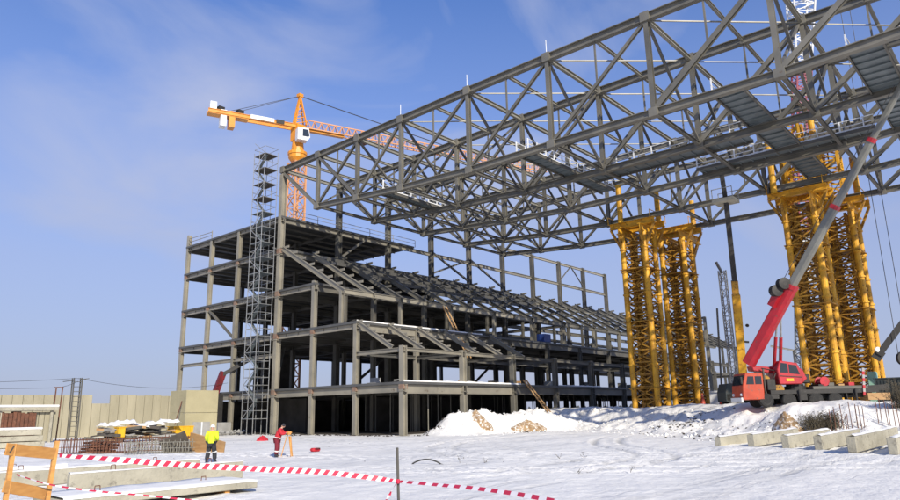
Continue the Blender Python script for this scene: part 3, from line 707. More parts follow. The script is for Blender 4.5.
# ------------------------------------------------------------------ tower crane behind the building
def tower_crane():
    bx, by = 78.8, 108.9; d = V((.94, -.341, 0)).normalized(); n = V((-d.y, d.x, 0)); S = 140 / 130
    t = thing('tower_crane', (bx, by, 0), 'orange tower crane behind the building with white cab and salmon jib', 'tower crane')
    Z = lambda z: 2.4 + (z - 2.4) * S
    P = lambda a, z, s=0: V((bx, by, Z(z))) + d * a * S + n * s
    MB().lattice((bx, by, 0), (bx, by, Z(48.5)), 2.5, 22, .16, .085).build('mast', SALMON, t)
    mb = MB(); mb.lathe((bx, by, Z(48.6)), (0, 0, 1), [(0, 1.25), (.8, 1.8), (1.4, 1.8), (1.5, 1.95), (2.1, 1.95), (2.3, 1.3), (4.4, 1.1)], 14); mb.build('slewing_ring', ORANGE, t)
    mb = MB(); mb.box((-1.1, -1.1, 0), (1.1, 1.1, 3.4)); 
    mb.rot(Matrix.Translation((bx, by, Z(52.8)))); mb.build('slewing_column', ORANGE, t)
    def rb(mb): return mb.rot(Matrix.Translation(P(.3, 0).xy.to_3d() + V((0, 0, Z(52.0)))) @ Matrix.Rotation(math.atan2(d.y, d.x), 4, 'Z') @ Matrix.Translation((0, -1.9, 0)))
    rb(MB().poly([(-1.2, .3), (.9, .3), (1.35, 1.1), (1.05, 2.9), (-1.2, 2.9)], -.9, .9)).build('cab', WHITE, t)
    rb(MB().poly([(-.2, 1.1), (1.0, 1.1), (1.2, 1.3), (.95, 2.6), (-.2, 2.6)], -.94, .94)).build('cab_window', GLASS, t)
    mb = MB(); apex = P(.1, 62.2)
    for s in (-1, 1):
        mb.bar(P(-.9, 56, s * 1.0), apex + n * s * .3, .28); mb.bar(P(1.3, 56, s * 1.0), apex + n * s * .3, .24)
    for k in range(6):
        u = k / 6
        for s in (-1, 1): mb.bar(P(-.9, 56, s).lerp(apex, u), P(1.3, 56, s).lerp(apex, u + .12), .13)
        mb.bar(P(1.3, 56, -1).lerp(apex, u), P(1.3, 56, 1).lerp(apex, u), .13)
    mb.box(tuple(apex - V((.5, .5, .3))), tuple(apex + V((.5, .5, .4)))); mb.build('tower_head', ORANGE, t)
    # jib: triangular lattice
    mb = MB(); n_ = 40; L_ = 58
    for s in (-1, 1): mb.bar(P(1, 55.6, s * .8), P(L_, 55.6, s * .8), .22)
    mb.bar(P(2, 57.5), P(L_, 57.1), .2)
    for k in range(n_):
        a0 = 1 + (L_ - 2) * k / n_; a1 = 1 + (L_ - 2) * (k + .5) / n_; a2 = 1 + (L_ - 2) * (k + 1) / n_
        for s in (-1, 1): mb.bar(P(a0, 55.6, s * .8), P(a1, 57.4), .12); mb.bar(P(a1, 57.4), P(a2, 55.6, s * .8), .12)
        mb.bar(P(a0, 55.6, -.8), P(a2, 55.6, .8), .1)
    mb.build('jib', SALMON, t)
    MB().bar(P(2, 55.4), P(9, 55.4), 1.0, .5).build('hoist_winch', ORANGE, t)
    MB().box(tuple(P(13, 55.0) - V((.9, .9, .4))), tuple(P(13, 55.0) + V((.9, .9, .5)))).build('trolley', RUST, t)
    mb = MB(); 
    for s in (-1, 1): mb.ibar(P(-.5, 55.6, s * .9), P(-16.6, 55.6, s * .9), .35, .75, .1)
    mb.bar(P(-9.5, 55.2), P(-16.6, 55.2), 1.9, .25); mb.build('counter_jib', ORANGE, t)
    mb = MB(); mb.bar(P(-4.9, 55.7, -1.16), P(-9.2, 55.7, -1.16), .06, .8); mb.build('sign_panel', WHITE, t)
    mb = MB(); mb.bar(P(-3.0, 55.7, -1.16), P(-4.5, 55.7, -1.16), .06, .8); mb.build('dark_panel', BLACK, t)
    for a in (-12.4, -13.9): MB().box((-.55, -.9, -2.3), (.55, .9, 1.0)).rot(Matrix.Translation(P(a, 55.2)) @ Matrix.Rotation(math.atan2(d.y, d.x), 4, 'Z')).build('counterweight', ORANGE if a > -13 else WHITE, t)
    MB().box((-.6, -.6, 0), (.6, .6, 1.5)).rot(Matrix.Translation(P(-15.7, 56.1)) @ Matrix.Rotation(math.atan2(d.y, d.x), 4, 'Z')).build('electric_cabinet', WHITE, t)
    for a in (-11, -14.4): MB().box(tuple(P(a, 56) - V((.6, .6, .1))), tuple(P(a, 56) + V((.6, .6, .9)))).build('winch_drum', BLACK, t)
    mb = MB()
    for s in (-1, 1): mb.tube(apex, P(-12.8, 56.1, s * .8), .055, 5)
    mb.build('tie_rope', CABLE, t)
    MB().tube(apex, P(34, 57.3), .1, 5).build('tie_rope', CABLE, t)
tower_crane()

# ------------------------------------------------------------------ crawler crane lattice boom far right
t = thing('lattice_crane', (115.9, 29.4, 2.2), 'white and red lattice boom rising behind the right yellow towers', 'lattice crane')
p0, p1 = V((115.9, 29.4, 4.0)), V((101.3, 19.3, 59.5))
for i, (a, b, mt) in enumerate(((0, .42, ZINC), (.42, .62, PURPLE), (.62, .84, PURPLE), (.84, 1.06, RAILW))):
    MB().lattice(p0.lerp(p1, a), p0.lerp(p1, b), 2.0, int(60 * (b - a)), .12, .06, w1=2.0 if i < 3 else 3.2).build('boom_section', mt, t)
mb = MB(); mb.box((113, 27, 2.2), (119, 32, 3.2)); mb.box((114, 28, 3.2), (118.5, 31, 5.2)); mb.build('crawler_base', BLACK, t)

# ------------------------------------------------------------------ red truck crane
def wheel(parent, c, axis, r=.62, w=.42, rimmat=BLACK):
    c = V(c); a = V(axis).normalized()
    wl = MB().lathe(c, a, [(-w / 2, r * .62), (-w / 2, r * .9), (-w * .36, r), (w * .36, r), (w / 2, r * .9), (w / 2, r * .62)], 20).build('wheel', RUBBER, parent, smooth=False)
    MB().lathe(c, a, [(-w * .4, r * .2), (-w * .52, r * .6), (w * .52, r * .6), (w * .4, r * .2)], 14).build('rim', rimmat, wl)
def truck_crane():
    gz = 2.25; base = V((65.0, 22.3, gz)); ang = math.atan2(-.758, .652)
    t = thing('truck_crane', base, 'red mobile crane on a black truck with orange cab, its grey boom raised', 'mobile crane')
    M = Matrix.Translation(base) @ Matrix.Rotation(ang, 4, 'Z')
    def b(mb, name, mat, par=None, bev=0, sm=False): return mb.rot(M).build(name, mat, par or t, bevel=bev, smooth=sm)
    # local x runs from the truck's nose to its tail, -y is the side towards the camera
    b(MB().box((.2, -.5, .75), (12.0, .5, 1.15)), 'chassis', BLACK)
    b(MB().box((2.6, -1.25, 1.15), (12.2, 1.25, 1.5)), 'deck', BLACK)
    b(MB().box((6.4, -1.28, 1.5), (11.3, 1.28, 1.78)), 'deck_plate', STEEL_D, bev=.03)
    cab = b(MB().poly([(.1, .7), (2.0, .7), (2.05, 1.5), (2.05, 3.0), (.5, 3.05), (.17, 1.9)], -1.25, 1.25), 'cab', TRUCKO, bev=.05)
    b(MB().poly([(.5, 2.05), (1.2, 2.05), (1.2, 2.75), (.68, 2.75)], -1.27, -1.255), 'side_window', GLASS, cab)
    b(MB().poly([(1.32, 2.05), (1.9, 2.05), (1.9, 2.75), (1.32, 2.75)], -1.27, -1.255), 'side_window', GLASS, cab)
    b(MB().bar((.30, -1.1, 2.42), (.30, 1.1, 2.42), .9, .03, up=(-.96, 0, .27)), 'windscreen', GLASS, cab)
    b(MB().box((-.05, -1.2, .55), (.09, 1.2, .9)), 'bumper', WHITE, cab)
    for s in (-1, 1): b(MB().lathe((.12, s * .9, 1.15), (1, 0, 0), [(-.1, .1), (0, .16), (.03, .16)], 12), 'headlight', WHITE, cab)
    b(MB().box((-.02, -1.45, 2.1), (.12, -1.3, 2.7)), 'mirror', BLACK, cab)
    for x in (2.2, 4.2, 6.6, 8.3):
        for s in (-1, 1): wheel(t, M @ V((x, s * 1.02, .62)), M.to_3x3() @ V((0, 1, 0)), .62, .45)
    b(MB().box((2.5, -1.22, .75), (3.3, -.75, 1.14)).box((5.0, -1.22, .6), (5.8, -.7, 1.14)), 'fuel_tank', BLACK)
    for x in (4.9, 9.9):
        b(MB().box((x, -1.3, .95), (x + .3, 1.3, 1.15)), 'outrigger_beam', BLACK)
        for s in (-1, 1): b(MB().tube((x + .15, s * 1.42, .1), (x + .15, s * 1.42, 1.5), .09).box((x - .15, s * 1.42 - .3, 0), (x + .45, s * 1.42 + .3, .1)), 'outrigger_jack', BLACK)
    # striped tail post
    for s in (-1,):
        mb = MB()
        for i in range(8): mb.cur = i % 2; mb.bar((10.8 + .03 * i, s * 1.34, .9 + .3 * i), (10.83 + .03 * i, s * 1.34, 1.2 + .3 * i), .2, .1)
        b(mb, 'striped_post', [RED, RAILD])
    b(MB().bar((11.3, -.3, 1.5), (13.6, -.3, 1.62), .4, .5), 'tail_beam', BLACK)
    b(MB().box((11.2, -1.2, .5), (13.2, 0, 1.1)), 'tool_box', TIMBER)
    # slewing superstructure
    b(MB().lathe((5.4, 0, 1.5), (0, 0, 1), [(0, .9), (.35, .9), (.36, .75), (.5, .75)], 18), 'turntable', BLACK)
    sup = b(MB().poly([(1.7, 3.75), (1.8, 3.3), (3.6, 3.0), (3.9, 2.0), (6.0, 2.0), (6.6, 2.5), (6.3, 3.3), (5.4, 3.9), (4.2, 3.9), (3.6, 3.6)], -.05, 1.15), 'superstructure', RED, bev=.05)
    oc = b(MB().poly([(3.5, 2.0), (5.5, 2.0), (5.7, 2.7), (5.25, 3.85), (3.7, 4.1), (3.4, 3.3)], -1.3, -.2), 'operator_cab', RED, bev=.06)
    b(MB().poly([(3.6, 3.05), (4.35, 3.0), (4.35, 3.8), (3.78, 3.9)], -1.325, -1.305), 'cab_window', GLASS, oc)
    b(MB().poly([(4.45, 2.95), (5.35, 2.85), (5.1, 3.65), (4.45, 3.75)], -1.325, -1.305), 'cab_window', GLASS, oc)
    b(MB().bar((3.55, -1.34, 2.75), (5.5, -1.34, 2.6), .03, .06), 'grab_rail', BLACK, oc)
    b(MB().box((4.1, -1.33, 2.25), (4.75, -1.305, 2.5)), 'name_plate', BOXY, oc)
    b(MB().lathe((7.6, -.6, 2.2), (0, 1, 0), [(-.5, .42), (-.45, .42), (-.44, .3), (.44, .3), (.45, .42), (.5, .42)], 16), 'winch_drum', RED)
    b(MB().box((5.4, .0, 2.1), (6.9, 1.3, 2.9)), 'counterweight', BLACK, bev=.08)
    b(MB().path([(3.2, -.9, 1.6), (3.1, -1.1, 2.6), (3.5, -.9, 3.2), (2.4, -.3, 3.5)], .05), 'hydraulic_hose', BLACK)
    b(MB().tube((2.35, -.8, 1.2), (2.35, -.8, 3.4), .09, 8), 'exhaust_stack', STEEL_D)
    b(MB().box((2.45, -1.1, 1.5), (3.2, 1.1, 2.5)), 'engine_box', BLACK, bev=.04)
    for x in (1.6, 5.9, 9.3): b(MB().box((x, -1.24, .45), (x + .05, -.75, 1.1)), 'mud_flap', BLACK)
    for i in range(3): b(MB().box((5.95 + i * .0, -1.3, .55 + i * .25), (6.3, -1.22, .59 + i * .25)), 'step', BLACK)
    for i in range(4): b(MB().box((7.0 + i * .9, -1.1, 1.79), (7.5 + i * .9, .6, 1.95 + .12 * (i % 2))), 'deck_box', (BLACK, STEEL_D, TIMBER, RED)[i])
    # boom
    A = V((65.1, 20.7, 6.45)); Bp = V((64.35, 16.26, 12.6)); C = V((62.0, 5.7, 27.0))
    dirn = (C - A).normalized()
    A2 = A - dirn * .4
    def sect(name, p, q, w, h, mat):
        hw, hh = w / 2, h / 2; c = h * .28
        return MB().prism(p, q, [(-hw + c * .5, -hh), (hw - c * .5, -hh), (hw, -hh + c), (hw, hh - c * .4), (hw - c * .4, hh), (-hw + c * .4, hh), (-hw, hh - c * .4), (-hw, -hh + c)]).build(name, mat, t)
    L_ = (C - A).length
    at = lambda s: A + dirn * s
    s1 = (Bp - A).length
    bs = sect('boom_base', A2, at(s1), .82, 1.02, RED)
    sect('boom_section', at(s1 - .2), at(s1 + 7.6), .56, .68, BOOMG); sect('boom_section', at(s1 + 7.4), at(s1 + 13.6), .46, .55, BOOMG); sect('boom_section', at(s1 + 13.4), at(L_ + 1.0), .36, .44, BOOMG)
    for s, w_ in ((s1, .92), (s1 + 7.6, .66), (s1 + 13.6, .55)): sect('boom_collar', at(s - .25), at(s + .12), w_, w_ * 1.12, RED)
    MB().lathe(at(L_ + 1.0), V((.7, .7, 0)), [(-.3, .3), (.3, .3)], 14).build('boom_head', RED, t)
    side = V((-.70, -.70, 0)).normalized(); bn = side.cross(dirn).normalized(); bn = bn if bn.z > 0 else -bn
    for s, off in ((s1 - .9, 1.0), (s1 - .1, .75)):
        MB().lathe(at(s) + bn * off + side * .0, side, [(-.35, .2), (-.3, .52), (.3, .52), (.35, .2)], 18).build('rope_sheave', BLACK, t)
    MB().bar(at(s1 - 2.3) + bn * .7, at(s1 - 1.2) + bn * .75, .5, .6).build('boom_bracket', RED, t)
    MB().bar(at(2.8) - side * -.48, at(3.3) + side * .48, .05, .25).build('boom_mark', WHITE, t)
    cb = M @ V((4.1, .3, 3.2)); ct = at(4.6)
    for s in (-.35, .35):
        o_ = (M.to_3x3() @ V((s * 1.3, s, 0))); ct2 = at(s1 - 2.2) + o_ * .3
        mb = MB(); mb.tube(cb + o_, cb.lerp(ct2, .55) + o_ * .6, .15, 10); mb.build('luffing_cylinder', RED, t)
        MB().tube(cb.lerp(ct2, .54) + o_ * .6, ct2, .09, 8).build('cylinder_rod', ZINC, t)
    MB().tube(at(s1) + bn * .9, at(L_) + bn * .5, .03, 5).build('hoist_rope', CABLE, t)
truck_crane()

# ------------------------------------------------------------------ second mobile crane behind, dark boom with yellow foot
def crane_two():
    base = V((78.3, 25.8, 2.2)); t = thing('truck_crane', base, 'mobile crane behind the orange cab with a steep black and yellow boom', 'mobile crane')
    ang = math.atan2(-.75, .66); M = Matrix.Translation(base) @ Matrix.Rotation(ang, 4, 'Z')
    def b(mb, name, mat, par=None, bev=0): return mb.rot(M).build(name, mat, par or t, bevel=bev)
    b(MB().box((-2.6, -1.2, .8), (7, 1.2, 1.5)), 'chassis', BLACK)
    b(MB().poly([(-2.7, .7), (-1.0, .7), (-1.0, 2.6), (-2.4, 2.6), (-2.7, 1.7)], -1.2, 1.2), 'cab', DGREEN, bev=.05)
    for x in (-1.6, .4, 4.4, 6):
        for s in (-1, 1): wheel(t, M @ V((x, s * 1.02, .6)), M.to_3x3() @ V((0, 1, 0)), .6)
    b(MB().poly([(-.6, 1.6), (4.2, 1.6), (3.2, 2.6), (1.6, 3.6), (.2, 3.5)], -1.1, 1.1), 'superstructure', YELLOW_D, bev=.06)
    A, Bm, C, Dd = V((78.3, 25.9, 5.4)), V((75.4, 24.7, 14.6)), V((72.3, 23.6, 23.3)), V((71.3, 23.4, 26.4))
    MB().bar(A, Bm.lerp(A, .05), .8, .95).build('boom_base', YELLOW, t)
    MB().bar(A.lerp(Bm, .5), Bm + V((-.3, -.1, 1)), .66, .8).build('boom_section', YELLOW_D, t)
    MB().bar(Bm, C, .52, .62).build('boom_section', BLACK, t); MB().bar(C, Dd, .42, .5).build('boom_section', BLACK, t)
    MB().lathe(Bm.lerp(A, .4) + V((.6, -.7, 0)), (1, 0, 0), [(-.1, .17), (.1, .17)], 10).build('lamp', BLACK, t)
    MB().bar(A.lerp(Bm, .42), A.lerp(Bm, .41) + V((.6, -.7, 0)), .2).build('lamp_arm', BLACK, t)
    q = C + V((-.1, 0, .2))
    mb = MB(); mb.box((q.x - 1.0, q.y - 1.1, q.z), (q.x + 1.0, q.y + 1.1, q.z + .35)); mb.build('head_platform', CONC, t)
    mb = MB()
    for dx in (-.95, .95):
        for dy in (-1.05, 1.05): mb.bar((q.x + dx, q.y + dy, q.z + .3), (q.x + dx, q.y + dy, q.z + 1.5), .07)
        mb.bar((q.x + dx, q.y - 1.05, q.z + 1.45), (q.x + dx, q.y + 1.05, q.z + 1.45), .07)
    mb.build('platform_rail', ZINC, t)
crane_two()

# slender masts and bits between the left pair of towers and the cranes
t = thing('lattice_mast', (99.4, 34.1, 2.2), 'thin grey lattice mast left of the dark steep boom', 'lattice mast')
MB().lattice((99.4, 34.1, 2.2), (95.2, 32.7, 20.8), .8, 18, .07, .035).build('mast', ZINC, t)
mb = MB(); mb.bar((95.2, 32.7, 20.4), (94.6, 33.2, 22.0), .5, .15); mb.box((98.6, 33.2, 2.1), (100.2, 35, 2.5)); mb.build('mast_ends', ZINC, t)
mb = MB(); mb.tube((92.9, 33.8, 2.0), (90.6, 32.3, 15.0), .13, 8); tag(mb.build('steel_pole', STEEL_D), 'single dark leaning pole right of the left yellow towers', 'pole')
t = thing('portal_frame', (112.4, 42.3, 2.0), 'lone grey steel portal post with two crossbars right of the left towers', 'steel frame')
for p in ((112.4, 42.3), (112.4, 49.5)): MB().ibar((*p, 1.5), (*p, 16.9), .4, .45, .05, up=(1, 0, 0)).build('column', STEEL, t)
for z in (16.7, 13.0, 6.6): MB().ibar((112.4, 42.3, z), (112.4, 49.5, z), .3, .35, .05).build('crossbar', STEEL_L if z < 7 else STEEL, t)
t = thing('site_cabin', (101, 39, 2.1), 'pale site cabin half hidden behind the snow bank right of the left towers', 'site cabin')
MB().box((99.5, 34.6, 2.0), (103, 38.6, 4.4)).build('body', WHITE, t); MB().box((99.3, 34.4, 4.4), (103.2, 38.8, 4.6)).build('roof', SNOWC, t); MB().box((99.42, 35.6, 2.2), (99.5, 36.5, 4.1)).build('door', TRUCKO, t)
t = thing('traffic_cone', (89.2, 34.9, 2.2), 'tall orange safety cone at the foot of the leaning pole', 'cone')
MB().lathe((89.2, 34.9, 2.2), (0, 0, 1), [(.05, .55), (.06, .4), (1.9, .1), (1.92, .02)], 14).build('cone_body', TRUCKO, t); MB().box((88.6, 34.3, 2.15), (89.8, 35.5, 2.25)).build('foot', BLACK, t)

# right edge: telescopic handler arm, hook block and dark container
t = thing('telescopic_handler', (85.0, 12.8, 2.2), 'dark telescopic handler at the right edge with its arm slanting up', 'lifting machine')
MB().bar((84.6, 13.9, 7.4), (85.6, 10.6, 11.6), .55, .6).build('arm', BLACK, t)
MB().bar((84.5, 14.2, 7.0), (84.7, 13.6, 7.8), .25, .9).build('arm_head', BLACK, t)
MB().lathe((84.45, 13.9, 7.95), (.7, .6, 0), [(-.2, .12), (-.15, .28), (.1, .28)], 10).build('work_lamp', WHITE, t)
MB().bar((85.6, 10.6, 11.6), (86.6, 7, 4.6), .6, .7).build('lower_arm', BLACK, t)
MB().box((85.2, 4.6, 3.0), (88.4, 9, 5.2)).build('body', DGREEN, t)
for (x, y) in ((85.3, 8.3), (85.3, 5.2), (88.3, 8.3), (88.3, 5.2)): wheel(t, (x, y, 2.85), (1, 0, 0), .7)
t = thing('dark_container', (86, 13, 2.2), 'dark green steel container on the bank at the right edge of the photo', 'container')
MB().box((84.4, 6.5, 2.3), (86.8, 14.6, 4.9)).build('body', DGREEN, t)
mb = MB()
for i in range(26): y = 6.7 + i * .3; mb.box((84.34, y, 2.5), (84.4, y + .14, 4.75))
mb.build('wall_ribs', DGREEN, t); MB().box((84.3, 6.4, 4.9), (86.9, 14.7, 5.02)).build('roof', DGREEN, t)
tag(MB().box((89.2, 15.2, 4.2), (90.2, 16.1, 5.9))
    .box((89.1, 15.1, 2.3), (90.3, 16.2, 4.196)).build('covered_pallet', GREENL, bevel=.1), 'pale green sheeted pallet seen through the right tower', 'pallet')
t = thing('hook_block', (84.9, 12.2, 6.6), 'black crane hook block hanging on two long ropes at the right edge', 'hook block')
hx = V((84.9, 11.7, 6.7))
MB().lathe(hx + V((0, 0, .2)), (.75, .6, 0), [(-.22, .3), (-.2, .75), (.2, .75), (.22, .3)], 18).build('sheave', BLACK, t)
MB().bar(hx + V((0, 0, -.4)), hx + V((0, 0, -1.4)), .3, .3).build('hook', BLACK, t)
for s in (-.55, .55): MB().tube(hx + V((s * .7, -s * .75, .3)), V((84.9, 11.7, 62)) + V((s * .7, -s * .75, 0)), .035, 5).build('hoist_rope', CABLE, t)

# ------------------------------------------------------------------ concrete beams in a row on the right
PL = [((42.3, 15.9), .60, -.12, 'first concrete beam from the left in the row by the snow bank, half buried'), ((41.6, 13.75), .64, -.02, 'second concrete beam from the left in the row by the snow bank'),
      ((40.5, 11.6), .64, -.03, 'third concrete beam from the left in the row by the snow bank'), ((38.9, 9.6), .68, .0, 'fourth concrete beam from the left in the row, its shaded end square'),
      ((36.9, 7.7), .72, .02, 'fifth concrete beam from the left, biggest in the row by the snow bank'), ((36.4, 6.0), .7, .0, 'concrete beam cut by the right edge of the photo'), ((43.5, 8.2), .66, .0, 'concrete beam lying behind the row near the rebar stubs')]
for i, ((x, y), s, dz, lab) in enumerate(PL):
    z = ground(x, y) ; L_ = 6.2; a = D(-4 + (i * 37 % 9) - 4)
    t = thing('concrete_beam', (x, y, z), lab, 'concrete beam', 'concrete beams in a row on the snow')
    m_ = Matrix.Translation((x, y, z + .02 + dz)) @ Matrix.Rotation(a, 4, 'Z') @ Matrix.Rotation(D(-1.5), 4, 'Y')
    o = MB().box((0, -.2, 0), (L_, .2, s)).rot(m_).build('body', CONC, t, bevel=.025)
    mb = MB(); n = 10; vs = []; fs = []
    for j in range(n + 1):
        for u in range(4): vs.append((L_ * j / n, -.19 + .38 * u / 3, s + .003 + (.09 if 0 < u < 3 else .02) * (.4 + R.random() * .8)))
    for j in range(n):
        for u in range(3): fs.append((j * 4 + u, (j + 1) * 4 + u, (j + 1) * 4 + u + 1, j * 4 + u + 1))
    mb.add(vs, fs); mb.rot(m_).build('snow_cover', SNOWC, t, smooth=True)
# rebar stubs sticking out of the snow
k = 0
for (x, y) in [(52.4 + .12 * i + R.uniform(-.3, .3), 11.9 - .17 * i + R.uniform(-.1, .1)) for i in range(11)] + [(54.3 + R.uniform(-.8, .8), 9.6 - i * .25) for i in range(7)]:
    z = ground(x, y); h = R.uniform(1.2, 2.1)
    mb = MB(); mb.tube((x, y, z - .2), (x + R.uniform(-.06, .06), y + R.uniform(-.06, .06), z + h), .026, 6)
    tag(mb.build('rebar_rod', RUST), 'thin upright rebar rod in the snow behind the concrete beams', 'rebar rod', 'upright rebar rods behind the concrete beams'); k += 1
# dry weeds
mb = MB()
def weed(c, n, h):
    for _ in range(n):
        a = R.uniform(0, 6.28); l = h * R.uniform(.4, 1); tilt = abs(R.gauss(0, .45)); p0 = V(c) + V((R.gauss(0, .22), R.gauss(0, .22), -.05)); p1 = p0 + V((math.cos(a) * math.sin(tilt), math.sin(a) * math.sin(tilt), math.cos(tilt))) * l
        mb.tube(p0, p1, .014, 3, .006)
        for q in range(4):
            t_ = R.uniform(.4, 1); pa = p0.lerp(p1, t_); pb = pa + V((R.gauss(0, .14), R.gauss(0, .14), R.uniform(.02, .2))); mb.tube(pa, pb, .008, 3, .004)
            e = V((R.gauss(0, .05), R.gauss(0, .05), R.gauss(0, .05))); mb.add([pb, pb + e, pb + V((e.y, -e.x, .05))], [(0, 1, 2)])
for (x, y) in ((52.3, 13.1), (52.6, 12.9), (53.0, 12.4), (53.3, 12.2), (53.5, 11.9), (52.0, 13.4), (52.9, 12.8), (53.4, 12.5)): weed((x, y, ground(x, y)), 46, 1.3)
for (x, y) in ((58.2, 8.9), (58.5, 8.6), (58.9, 8.2), (58.1, 8.4)): weed((x, y, ground(x, y)), 50, 2.2)
for (x, y) in ((26.4, 22.4), (27.0, 21.2), (30.2, 19.6), (31.0, 18.2), (24.2, 14.6), (25.0, 13.4)): weed((x, y, ground(x, y)), 1, .3)
tag(mb.build('dry_weeds', WEED), None, None, None, 'stuff')

# ------------------------------------------------------------------ left side: wall, block, storage
W = thing('panel_wall', (38, 99, 0), 'long wall of pale upright precast panels at the left of the building', 'wall')
x = -24.0; i = 0
while x < 52.2:
    h = 5.5 + R.uniform(-.06, .06)
    if 39.2 < x + .6 < 42.0: h = 4.4
    if x + .6 < 34: h = 5.5
    MB().box((x + .02, 99 + R.uniform(-.04, .04), -.1), (x + 1.18, 99.35, h)).build('wall_panel', PANEL, W, bevel=.03); x += 1.2; i += 1
T = thing('concrete_block_house', (43, 78.6, 0), 'square windowless block of yellowish concrete in front of the building corner', 'block house')
MB().box((41.2, 76.8, 0), (45.3, 80.6, 2.83)).box((41.2, 76.8, 2.86), (45.3, 80.6, 5.45)).build('wall', CONC_Y, T, bevel=.03)
MB().box((42.2, 76.77, .1), (44.4, 76.85, 1.8)).build('door', CONC_G, T); MB().box((43.25, 76.72, .1), (43.4, 76.765, 1.8)).build('door_bar', RAILW, T)
# storage roof with rusty shuttering
T = thing('storage_shed', (24, 82, 0), 'low shed with snow topped slab roof over rusty shuttering at the left edge', 'shed')
MB().box((15.5, 82.4, 3.35), (29.5, 86, 3.7)).build('roof_slab', CONC, T)
MB().box((15.5, 82.3, 3.702), (29.6, 86.1, 3.95)).build('snow_cover', SNOWC, T, bevel=.08)
for x in (16, 20, 24, 28.9): MB().box((x, 82.7, 0), (x + .25, 82.95, 3.34)).build('post', CONC, T)
mb = MB(); x = 15.8
while x < 27.2: mb.box((x, 82.6 + R.uniform(0, .2), .1), (x + .33, 83.4, R.uniform(3.0, 3.3))); x += .38
mb.build('rusty_shuttering', RUST, T)
mb = MB(); x = 26.8
while x < 29.2: mb.box((x, 83.1, .1), (x + .5, 83.3, 3.2)); x += .56
mb.build('shed_panel', PANEL, T)
T = thing('precast_stack', (21, 70, 0), 'stack of pale precast slabs with snow on top at the left edge', 'slab stack')
for i in range(3): MB().box((10.5, 69.6 - .05 * i, .05 + i * .52), (24.1 - .2 * i, 72, .5 + i * .52)).build('slab', CONC, T, bevel=.02)
MB().box((10.4, 69.5, 1.545), (23.8, 72.1, 1.75)).build('snow_cover', SNOWC, T, bevel=.07)
# ladder-like steel mast, thin posts and wires
T = thing('lattice_post', (32.2, 84.8, 0), 'dark ladder-like lattice post with wires in front of the panel wall', 'lattice post')
for s in (-.45, .45):
    for q in (0, .5): MB().bar((32.2 + s * .7, 84.8 - s * .75 + q, 0), (32.1 + s * .7, 84.7 - s * .75 + q, 7.0), .11).build('upright', STEEL_D, T)
for i in range(12): z = .5 + i * .55; MB().bar((32.2 - .32, 84.8 + .34, z), (32.2 + .32, 84.8 - .34, z), .07).build('rung', STEEL_D, T)
MB().bar((31.0, 86.1, 6.6), (33.0, 84.0, 6.9), .08).build('cross_arm', STEEL_D, T)
T = thing('thin_post', (30.5, 85.9, 0), 'pair of thin brown posts left of the ladder-like post', 'post')
for s in (-.35, .35): MB().bar((30.5 + s * .7, 85.9 - s * .7, 0), (30.6 + s * .7, 85.8 - s * .7, 6.0), .11).build('upright', RUST, T)
MB().bar((30.2, 86.2, 5.95), (30.9, 85.5, 5.95), .09).build('cap', RUST, T)
def wire(name, p0, p1, sag, label):
    p0 = V(p0); p1 = V(p1); mb = MB()
    pts = [p0.lerp(p1, i / 14) - V((0, 0, sag * 4 * (i / 14) * (1 - i / 14))) for i in range(15)]
    mb.path(pts, .022, 5); tag(mb.build(name, CABLE), label, 'cable')
wire('overhead_cable', (5, 99, 6.9), (32.2, 84.8, 6.95), .5, 'upper sagging cable from the left edge to the ladder-like post')
wire('overhead_cable', (5, 99, 6.5), (30.6, 85.8, 5.9), .3, 'lower sagging cable from the left edge to the thin posts')
wire('overhead_cable', (32.2, 84.8, 6.95), (52.8, 87.3, 6.9), .9, 'cable sagging from the ladder-like post to the building')
wire('overhead_cable', (30.6, 85.8, 5.95), (32.1, 84.7, 6.6), .1, 'short cable joining the two posts')
# piles of material
T = thing('timber_pile', (36, 76, 0), 'dark formwork pile with patches of snow before the panel wall', 'material pile')
for i in range(46):
    x = R.uniform(30.6, 37.2); z = R.uniform(.2, 1.9) * (1 - .12 * abs(x - 34)); y = 74 + R.uniform(-.7, 1.2) - (x - 31) * .25; a = R.gauss(D(-46), .35); l = R.uniform(.9, 1.9); e = V((math.cos(a), math.sin(a), R.gauss(0, .12))) * l
    MB().bar(V((x, y, z)) - e, V((x, y, z)) + e, R.uniform(.2, .55), R.uniform(.08, .3)).build('stacked_board', (DARKWOOD, STEEL_D, DARKWOOD, TIMBER, CONC_G)[i % 5], T)
for i in range(5):
    x = 31.2 + i * 1.4; mb = MB(); n = 8; vs = []; y = 73.6 - (x - 31) * .25
    for a in range(n + 1):
        for b_ in range(4): vs.append((x - .7 + 1.9 * a / n, y + .45 * b_ - a * .1, 1.75 + .28 * (.3 + R.random()) * (1 if 0 < b_ < 3 and 0 < a < n else -.4) + .25 * math.sin(i * 2.1)))
    mb.add(vs, [(a * 4 + b_, (a + 1) * 4 + b_, (a + 1) * 4 + b_ + 1, a * 4 + b_ + 1) for a in range(n) for b_ in range(3)]); mb.build('snow_cover', SNOWC, T, smooth=True)
T = thing('site_bin', (38.6, 74.4, 0), 'large yellow site bin beside the concrete block house', 'bin'); 
MB().poly([(38.0, .3), (40.1, .3), (40.2, 1.35), (37.9, 1.35)], 72.9, 74.4).build('body', BOXY, T)
mb = MB()
for x in (38.1, 39.0, 39.8): mb.box((x, 72.82, .35), (x + .12, 72.9, 1.3))
mb.box((37.86, 72.85, 1.35), (40.24, 74.45, 1.44)); mb.box((38.1, 73.2, 0), (40.0, 74.2, .29)); mb.build('ribs', BOXY, T)
